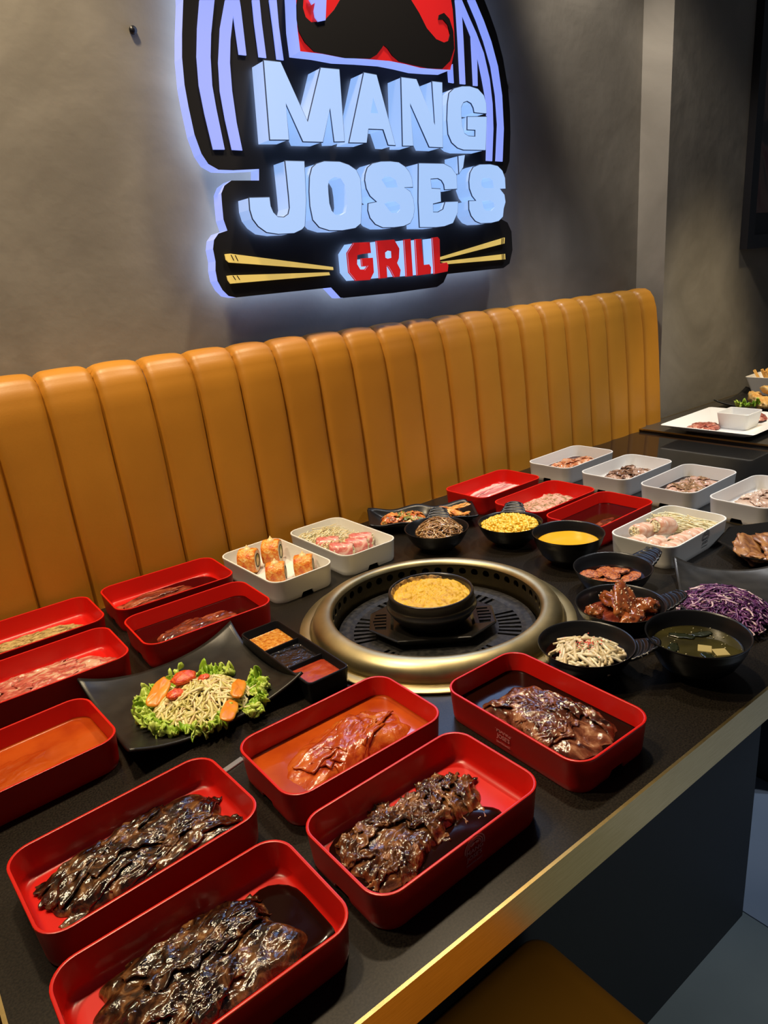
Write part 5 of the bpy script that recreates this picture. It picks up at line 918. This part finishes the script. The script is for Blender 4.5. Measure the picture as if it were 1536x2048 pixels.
def enoki(name, lab, kx, n, x0, x1, y0, y1, ang, seed, L=.07):
    x, y, th = TR[kx]; b = MB(); rg = random.Random(seed)
    for k in range(n):
        px, py = rg.uniform(x0, x1), rg.uniform(y0, y1); a = ang + rg.gauss(0, .28); l = L*rg.uniform(.7, 1.1); z = rg.uniform(.014, .036); tz = rg.uniform(-.05, .22); cv = rg.uniform(-.5, .5)
        pts = []
        for i in range(7):
            f = i/6; aa = a + cv*(f-.5)
            X = px + l*(f-.5)*math.cos(aa); Y = py + l*(f-.5)*math.sin(aa)
            X = max(-.110, min(.110, X)); Y = max(-.064, min(.064, Y))
            pts.append((X, Y, z + l*tz*f + .003*math.sin(f*3)))
        b.tube(pts, .0010, 4)
        e = Vector(pts[-1]); d = (e - Vector(pts[-2])); d = d.normalized() if d.length > 1e-7 else Vector((1, 0, 0)); s_ = d.orthogonal().normalized(); u_ = d.cross(s_)
        b.loft([[e + d*p + (s_*math.cos(2*PI*i/6) + u_*math.sin(2*PI*i/6))*w for i in range(6)] for p, w in ((-.0008, .001), (0, .0024), (.0015, .0019), (.0023, .0005))], cap0=True, cap1=True)
    tag(b.build(name, M['enoki'], None, loc=(x, y, TZ), rz=th), lab, 'mushrooms', kind='stuff')
def roll(kx, x, y, z, rz, r, hl, m, lab, cat, group, seed, tilt=0.0):
    """a thin slice of meat rolled round an enoki bundle; x, y in tray coordinates"""
    tx, ty, th = TR[kx]; c, s_ = math.cos(th), math.sin(th)
    t_ = thing('meat_roll', lab, cat, (tx + x*c - y*s_, ty + x*s_ + y*c, TZ + z), th + rz, group); t_.rotation_euler = (0, tilt, th + rz)
    b = MB(); n = 26; lo = []
    for xx, q in ((-1, .72), (-.93, .92), (-.6, 1.03), (-.2, .97), (.2, 1.02), (.6, .98), (.92, .94), (1.0, .76)):
        lo.append([(xx*hl + .003*nz(math.cos(a)*2, math.sin(a)*2, seed+xx), q*r*math.cos(a)*(1+.12*nz(math.cos(a)*2, xx*2, seed)), q*r*.92*math.sin(a)*(1+.12*nz(math.sin(a)*2, xx*2, seed+4))) for a in [2*PI*i/n for i in range(n)]])
    b.loft(lo); b.build('meat_wrap', m, t_)
    b = MB(); rg = random.Random(int(seed*10))
    for _ in range(34):
        a = rg.uniform(0, 2*PI); q = math.sqrt(rg.random())*r*.74
        p = (q*math.cos(a), q*.92*math.sin(a))
        b.tube([(-hl*1.06 + rg.uniform(-.003, .003), *p), (0, p[0]*.9, p[1]*.9), (hl*1.06 + rg.uniform(-.003, .003), *p)], .0017, 5)
    b.loft([[(xx*hl, r*q*math.cos(2*PI*i/14), r*q*.92*math.sin(2*PI*i/14)) for i in range(14)] for xx, q in ((-.97, .05), (-.96, .80), (.96, .80), (.97, .05))], cap0=True, cap1=True)
    o = b.build('enoki_core', M['enoki'], t_); o['kind'] = 'stuff'
enoki('enoki_mushrooms', 'bundle of thin enoki mushrooms in the tray with pink beef rolls', 'L', 210, -.02, .095, -.045, .055, PI/2+.55, 31, .08)
for k, (x, y, z, a, r, lab) in enumerate(((.010, .030, .031, -2.2, .0205, 'leftmost pink beef roll in the white tray'), (-.040, .028, .030, -2.3, .019, 'pink beef roll second from the left'), (-.045, -.008, .031, -2.25, .019, 'pink beef roll third from the left'), (-.028, -.034, .031, -2.2, .020, 'pink beef roll at the right end of the white tray'))):
    roll('L', x, y, z, a, r, .026, M['beefroll'], lab, 'meat roll', 'pink beef rolls', 2.3*k+1)
enoki('enoki_mushrooms', 'bundle of thin enoki mushrooms in the tray with the grey emblem', 'T', 190, .03, .10, -.05, .05, PI*.62, 41, .075)
for k, (x, y, z, a, r, tl, lab) in enumerate(((-.046, .036, .040, -.20, .0185, .10, 'pale pork roll at the back left of the emblem tray'), (-.008, .010, .046, -.28, .0205, .16, 'pale pork roll on top with its cut end facing left'), (-.090, .026, .0275, -.22, .0165, 0, 'pale pork roll against the left end of the emblem tray'), (-.070, -.008, .0275, -.22, .0165, 0, 'pale pork roll at the lower left of the emblem tray'),
        (-.074, -.043, .0275, -.22, .0165, 0, 'pale pork roll at the front left corner of the emblem tray'), (-.030, -.040, .0285, -.22, .0175, 0, 'pale pork roll in the front middle of the emblem tray'), (.018, -.043, .0275, -.22, .0165, 0, 'pale pork roll at the front right of the emblem tray'))):
    roll('T', x, y, z, a, r, .023, M['porkroll'], lab, 'meat roll', 'pale pork rolls', 3.1*k+2, tl)
# ------------------------------------------------------------------ kimchi plate
kp = thing('kimchi_plate', 'wavy black two part plate of kimchi and fritters behind the noodle bowl', 'plate', (1.062, 1.292, TZ), -.60)
b = MB()
def kfn(u, v):
    a, c = 2*u-1, 2*v-1
    hx_, hy_ = .132, 0.062*(1 + .10*math.cos(a*3.2))
    e = max(abs(a), abs(c))
    waist = 1 - .14*math.exp(-(a-.25)**2/.02)
    z = .005 + .024*max(0, (e-.55)/.45)**1.6 + .004*math.sin(a*7 + c*2)*max(0, (e-.7)/.3) + .006*(a*a*c*c)
    z += .012*math.exp(-(a-.25)**2/.004)*(1-abs(c)**3)
    return (a*hx_, c*hy_*waist, z)
b.sheet(kfn, 48, 26, .004); b.build('plate_body', M['black'], kp)
b = MB(); b.loft([rr(-.07, -.03, .07, .03, .02, z, 4) for z in (0, .003)], cap0=True, cap1=True); b.build('foot', M['black'], kp, angle=50)
M['kimchi'] = mat('kimchi', (.6, .2, .05), .28, coat=.8, coat_rough=.1, stops=[(.30, (.10, .09, .02)), (.42, (.52, .09, .02)), (.53, (.66, .24, .05)), (.62, (.62, .42, .14)), (.76, (.55, .08, .02))], scale=48, detail=6, distort=1.2, bump=.5, bump_scale=160, bump_dist=.0015)
M['kgreen'] = mat('kimchi_green', (.14, .17, .03), .3, coat=.6, stops=[(.4, (.07, .10, .015)), (.65, (.36, .34, .08))], scale=60)
M['fritter'] = mat('orange_fritter', (.65, .3, .07), .45, coat=.2, stops=[(.34, (.50, .14, .025)), (.5, (.68, .32, .07)), (.7, (.78, .50, .20))], scale=50, detail=6, bump=.6, bump_scale=150, bump_dist=.0016)
ca, sa = math.cos(-.60), math.sin(-.60)
def kpos(a, c): return (1.062 + a*ca - c*sa, 1.292 + a*sa + c*ca)
md = Mound([(-.11, -.035), (-.05, -.05), (.0, -.045), (.025, 0), (.0, .045), (-.06, .048), (-.11, .035)], .018, .006, 60, 1.4, .5, 131, edge=.2)
kt = thing('kimchi', 'red and orange kimchi heap on the left half of the wavy plate', 'kimchi', (1.062, 1.292, TZ+.0075), -.60)
b = MB(); md.mesh(b, 30, 0, 0, 120); b.build('kimchi_mass', M['kimchi'], kt)
rg = random.Random(12)
for k in range(18):
    b = MB(); slice_piece(b, md, rg.uniform(.025, .045), rg.uniform(.01, .018), rg.uniform(-.09, .0), rg.uniform(-.03, .03), rg.uniform(0, 3.1), .0016, k*2.1, .006, .002, 0, 12, 6, 0, .2, .2)
    o = b.build('cabbage_piece', M['kgreen'] if k % 4 == 0 else M['kimchi'], kt)
    if k % 4 == 0: o['label'] = 'green cabbage leaf piece'
for k, (a, c, z, rz, dims, lab) in enumerate(((.062, .02, .026, .4, (.026, .016, .007), 'orange fritter at the back of the wavy plate'), (.052, -.015, .024, 1.2, (.022, .014, .008), 'orange fritter beside the kimchi'), (.082, -.012, .026, .2, (.024, .018, .006), 'orange fritter in the middle of the right half'), (.098, .012, .034, 2.0, (.022, .015, .004), 'thin crisp fritter standing at the back right'), (.098, -.028, .024, .9, (.024, .016, .005), 'pale orange fritter at the front right'))):
    px, py = kpos(a, c)
    chunk('fritter', lab, 'fritter', M['fritter'], (px, py, TZ+z), dims, rz, (.3*math.sin(k), .3), 40+k, 0, group='fritters on the wavy plate', jag=.5)

# ------------------------------------------------------------------ cabbage plate
u_ = Vector((-.83, -.56)); v_ = Vector((.6, -.8)); A_ = Vector((1.186, .694))
ctr = A_ + u_*.112 + v_*.100
corner_plate('cabbage_plate', 'square black plate of shredded red cabbage at the right of the table', ctr.x-.112, ctr.y-.095, ctr.x+.112, ctr.y+.095, .022, M['plate'], math.atan2(.56, .83))
M['cabbage'] = mat('red_cabbage', (.12, .02, .12), .35, coat=.3, island=[(0, (.035, .006, .045)), (.45, (.085, .014, .095)), (.72, (.17, .045, .17)), (.86, (.50, .30, .42)), (1, (.66, .52, .50))])
b = MB(); strands(b, 620, 0, 0, .092, lambda q: .016 + .026*(1-q*q), .034, .0014, 51, 4, 1.6, 7, .25, 0, 1.05, .82, math.atan2(.56, .83))
tag(b.build('shredded_cabbage', M['cabbage'], None, loc=(1.082, .535, TZ)), 'heap of shredded purple cabbage on the square black plate', 'cabbage', kind='stuff')

# ------------------------------------------------------------------ octagonal plate
op = thing('octagonal_plate', 'glossy black octagonal plate of fried skins cut by the right edge', 'plate', (1.405, .588, TZ), .25)
b = MB()
def oc(r, z): r *= .9; return [(r*math.cos(PI/8 + PI/4*i), r*math.sin(PI/8 + PI/4*i), z) for i in range(8)]
b.loft([oc(.06, 0), oc(.066, 0), oc(.092, .010), oc(.128, .0235), oc(.131, .0252), oc(.130, .0268), oc(.126, .0262), oc(.098, .0155), oc(.092, .0125), oc(.088, .0060), oc(.02, .0050)], cap0=True, cap1=True)
b.build('plate_body', M['gplate'], op, smooth=False)
M['fried'] = mat('fried_skin', (.4, .17, .06), .42, coat=.15, stops=[(.33, (.10, .03, .008)), (.48, (.25, .095, .025)), (.62, (.40, .19, .06)), (.78, (.52, .30, .12))], scale=44, detail=6, distort=.8, bump=.5, bump_scale=140, bump_dist=.0016)
for k, (dx, dy, z, rz, dims, tl, lab) in enumerate(((-.040, .030, .024, .4, (.034, .026, .006), (.5, -.3), 'largest fried skin piece standing up on the octagonal plate'), (-.058, .004, .017, 1.0, (.024, .018, .006), (.1, .1), 'fried skin piece at the left of the octagonal plate'), (-.036, -.028, .017, .2, (.028, .020, .006), (.2, .1), 'fried skin piece at the front of the octagonal plate'), (.0, -.002, .022, .9, (.034, .026, .007), (.2, -.2), 'fried skin piece in the middle of the octagonal plate'), (.028, -.04, .018, 2.1, (.030, .022, .007), (.0, .2), 'fried skin piece at the right of the octagonal plate'), (.02, .045, .019, 2.6, (.030, .022, .007), (.2, .2), 'fried skin piece at the back of the octagonal plate'))):
    chunk('fried_skin', lab, 'fried skin', M['fried'], (1.375+dx, .590+dy, TZ+z+.003), dims, rz, tl, 60+k, 0, group='fried skins on the octagonal plate', jag=.55)

# ------------------------------------------------------------------ far table food
T3 = TZ + .010
wp = thing('white_plate', 'square white plate of sliced meat on the far table', 'plate', (2.325, 1.175, T3), .03)
b = MB(); 
def wq(h, r, z): return rr(-h, -h*.92, h, h*.92, r, z, 5)
b.loft([wq(.105, .02, 0), wq(.110, .02, .003), wq(.140, .016, .014), wq(.166, .010, .0275), wq(.169, .010, .0295), wq(.167, .010, .0312), wq(.145, .016, .0215), wq(.112, .02, .0085), wq(.09, .02, .0075)], cap0=True, cap1=True)
b.build('plate_body', M['white'], wp, angle=40)
wd = thing('dip_dish', 'small square white dish on the white plate', 'dish', (2.335, 1.150, T3+.0078), .03)
b = MB(); b.loft([rr(-h, -h, h, h, r, z, 5) for h, r, z in ((.044, .012, 0), (.046, .012, .002), (.0525, .010, .050), (.0535, .010, .0525), (.0525, .010, .0535), (.0505, .009, .053), (.0495, .009, .050), (.044, .010, .008), (.03, .01, .006))], cap0=True, cap1=True)
b.build('dish_body', M['white'], wd, angle=40)
M['redmeat'] = mat('sliced_red_meat', (.35, .1, .07), .3, coat=.6, stops=[(.34, (.16, .035, .022)), (.48, (.36, .09, .06)), (.6, (.50, .22, .15)), (.78, (.62, .40, .28))], scale=36, detail=6, distort=1.2, bump=.3, bump_scale=120)
md = Mound([(-.075, -.02), (-.03, -.05), (.02, -.05), (.05, 0), (.03, .04), (-.03, .05), (-.07, .03)], .014, .004, 40, 2, .3, 141)
ms = thing('sliced_meat', 'brown red sliced meat on the white plate behind the small dish', 'meat', (2.265, 1.225, T3+.009), -.2)
b = MB(); md.mesh(b, 26, 0, 0, 90); b.build('meat_mass', M['redmeat'], ms)
for k in range(7):
    b = MB(); slice_piece(b, md, .06, .022, rg.uniform(-.04, .03), rg.uniform(-.03, .03), rg.uniform(-.4, .8), .002, k*4.3+1, .004, .0015, 0, 14, 6, 0, .2, .2); b.build('meat_slice', M['redmeat'], ms)
md = Mound([(-.02, -.03), (.03, -.03), (.04, .02), (.0, .035), (-.03, .02)], .016, .004, 40, 2, .3, 145)
ms = thing('sliced_meat', 'dark red sliced meat at the right of the small white dish', 'meat', (2.442, 1.135, T3+.0135), 1.0)
b = MB(); md.mesh(b, 20, 0, 0, 80); b.build('meat_mass', M['redmeat'], ms)
for k in range(3):
    b = MB(); slice_piece(b, md, .05, .02, rg.uniform(-.01, .01), rg.uniform(-.015, .015), rg.uniform(-.4, .8), .002, k*4.3+31, .004, .0015, 0, 12, 6, 0, .2, .2); b.build('meat_slice', M['redmeat'], ms)
fp = thing('fry_plate', 'black plate with pointed corner holding lettuce and fritters on the far table', 'plate', (2.745, 1.225, T3), .10)
b = MB()
def ffn(u, v):
    a, c = 2*u-1, 2*v-1
    return (a*.15, c*.16, .006 + .012*max(abs(a), abs(c))**3 + .022*(a*a*c*c)**1.1)
b.sheet(ffn, 24, 24, .004); b.build('plate_body', M['plate'], fp)
b = MB(); b.loft([rr(-.06, -.06, .06, .06, .02, z, 4) for z in (0, .004)], cap0=True, cap1=True); b.build('foot', M['plate'], fp, angle=50)
lf = thing('lettuce_leaf', 'small bright lettuce leaf on the black plate of the far table', 'lettuce', (2.600, 1.245, T3+.012), 3.3)
b = MB(); b.sheet(lambda u, v: (u*.05*math.cos((v-.5)*2) + u*u*.014*nz(v*20, u*5, 3), u*.05*math.sin((v-.5)*2.2) + u*u*.014*nz(v*19, u*5, 9), .008 + .022*u + u*u*(.026*nz(v*12, u*3, 1) + .02*nz(v*25, u*6, 2))), 18, 90, .0012); b.build('blade', M['lettuce'], lf)
b = MB(); b.tube([(.03*k/4, 0, .006 + .012*k/4) for k in range(5)], .002, 5); b.build('midrib', M['crab'], lf)
M['dump'] = mat('fried_dumpling', (.78, .50, .18), .45, coat=.15, stops=[(.34, (.62, .28, .06)), (.5, (.76, .46, .14)), (.7, (.84, .64, .32))], scale=40, detail=6, bump=.5, bump_scale=140, bump_dist=.0018)
for k, (x, y, z, rz, d, lab) in enumerate(((2.632, 1.218, .032, .5, (.046, .021, .017), 'golden fried dumpling nearest the lettuce'), (2.672, 1.160, .034, .2, (.050, .024, .019), 'golden fried dumpling at the front of the black plate'), (2.752, 1.19, .036, .9, (.046, .022, .019), 'golden fried dumpling at the right of the black plate'), (2.690, 1.270, .036, .6, (.044, .020, .017), 'golden fried dumpling behind the others'), (2.690, 1.215, .066, 1.2, (.042, .017, .013), 'golden fried dumpling lying on top of the pile'))):
    chunk('fried_dumpling', lab, 'dumpling', M['dump'], (x, y, T3+z), d, rz, (.1, -.1), 80+k, 0, group='fried dumplings on the far table', jag=.3)
wb = thing('white_bowl', 'square white bowl of fries behind the dumplings on the far table', 'bowl', (2.90, 1.315, T3+.0125), .05)
b = MB(); b.loft([rr(-h, -h, h, h, r, z, 5) for h, r, z in ((.045, .015, 0), (.050, .015, .003), (.070, .014, .070), (.0715, .014, .0735), (.070, .013, .0745), (.068, .012, .0725), (.050, .012, .012), (.03, .01, .009))], cap0=True, cap1=True); b.build('bowl_body', M['white'], wb, angle=40)
M['fry'] = mat('potato_fry', (.8, .42, .10), .45, island=[(0, (.72, .26, .04)), (.5, (.82, .45, .11)), (1, (.86, .58, .22))])
for k in range(12):
    b = MB(); a = rg.uniform(0, 6.3); q = rg.uniform(0, .04); L = rg.uniform(.04, .06)
    tl = Vector((rg.uniform(-.9, .9), rg.uniform(-.9, .9), 1)).normalized()
    p0 = Vector((q*math.cos(a), q*math.sin(a), .03)); b.tube([p0 + tl*L*f*1.3 for f in (0, .33, .66, 1)], .006, 4)
    tag(b.build('potato_fry', M['fry'], None, loc=(2.90, 1.315, T3+.0245), smooth=False), 'golden fry standing in the square white bowl', 'fry', 'fries in the white bowl')

# ------------------------------------------------------------------ thin steel strip on the table
b = MB(); b.loft([[(-.028, -w, z), (.028, -w, z), (.028, w, z), (-.028, w, z)] for w, z in ((.0045, 0), (.005, .0008), (.0042, .0018))], cap0=True, cap1=True)
o = b.build('steel_tongs', M['steel'], None, loc=(.272, .7715, TZ), rz=.22, smooth=False); tag(o, 'thin grey steel tongs end on the table between two red trays', 'tongs')
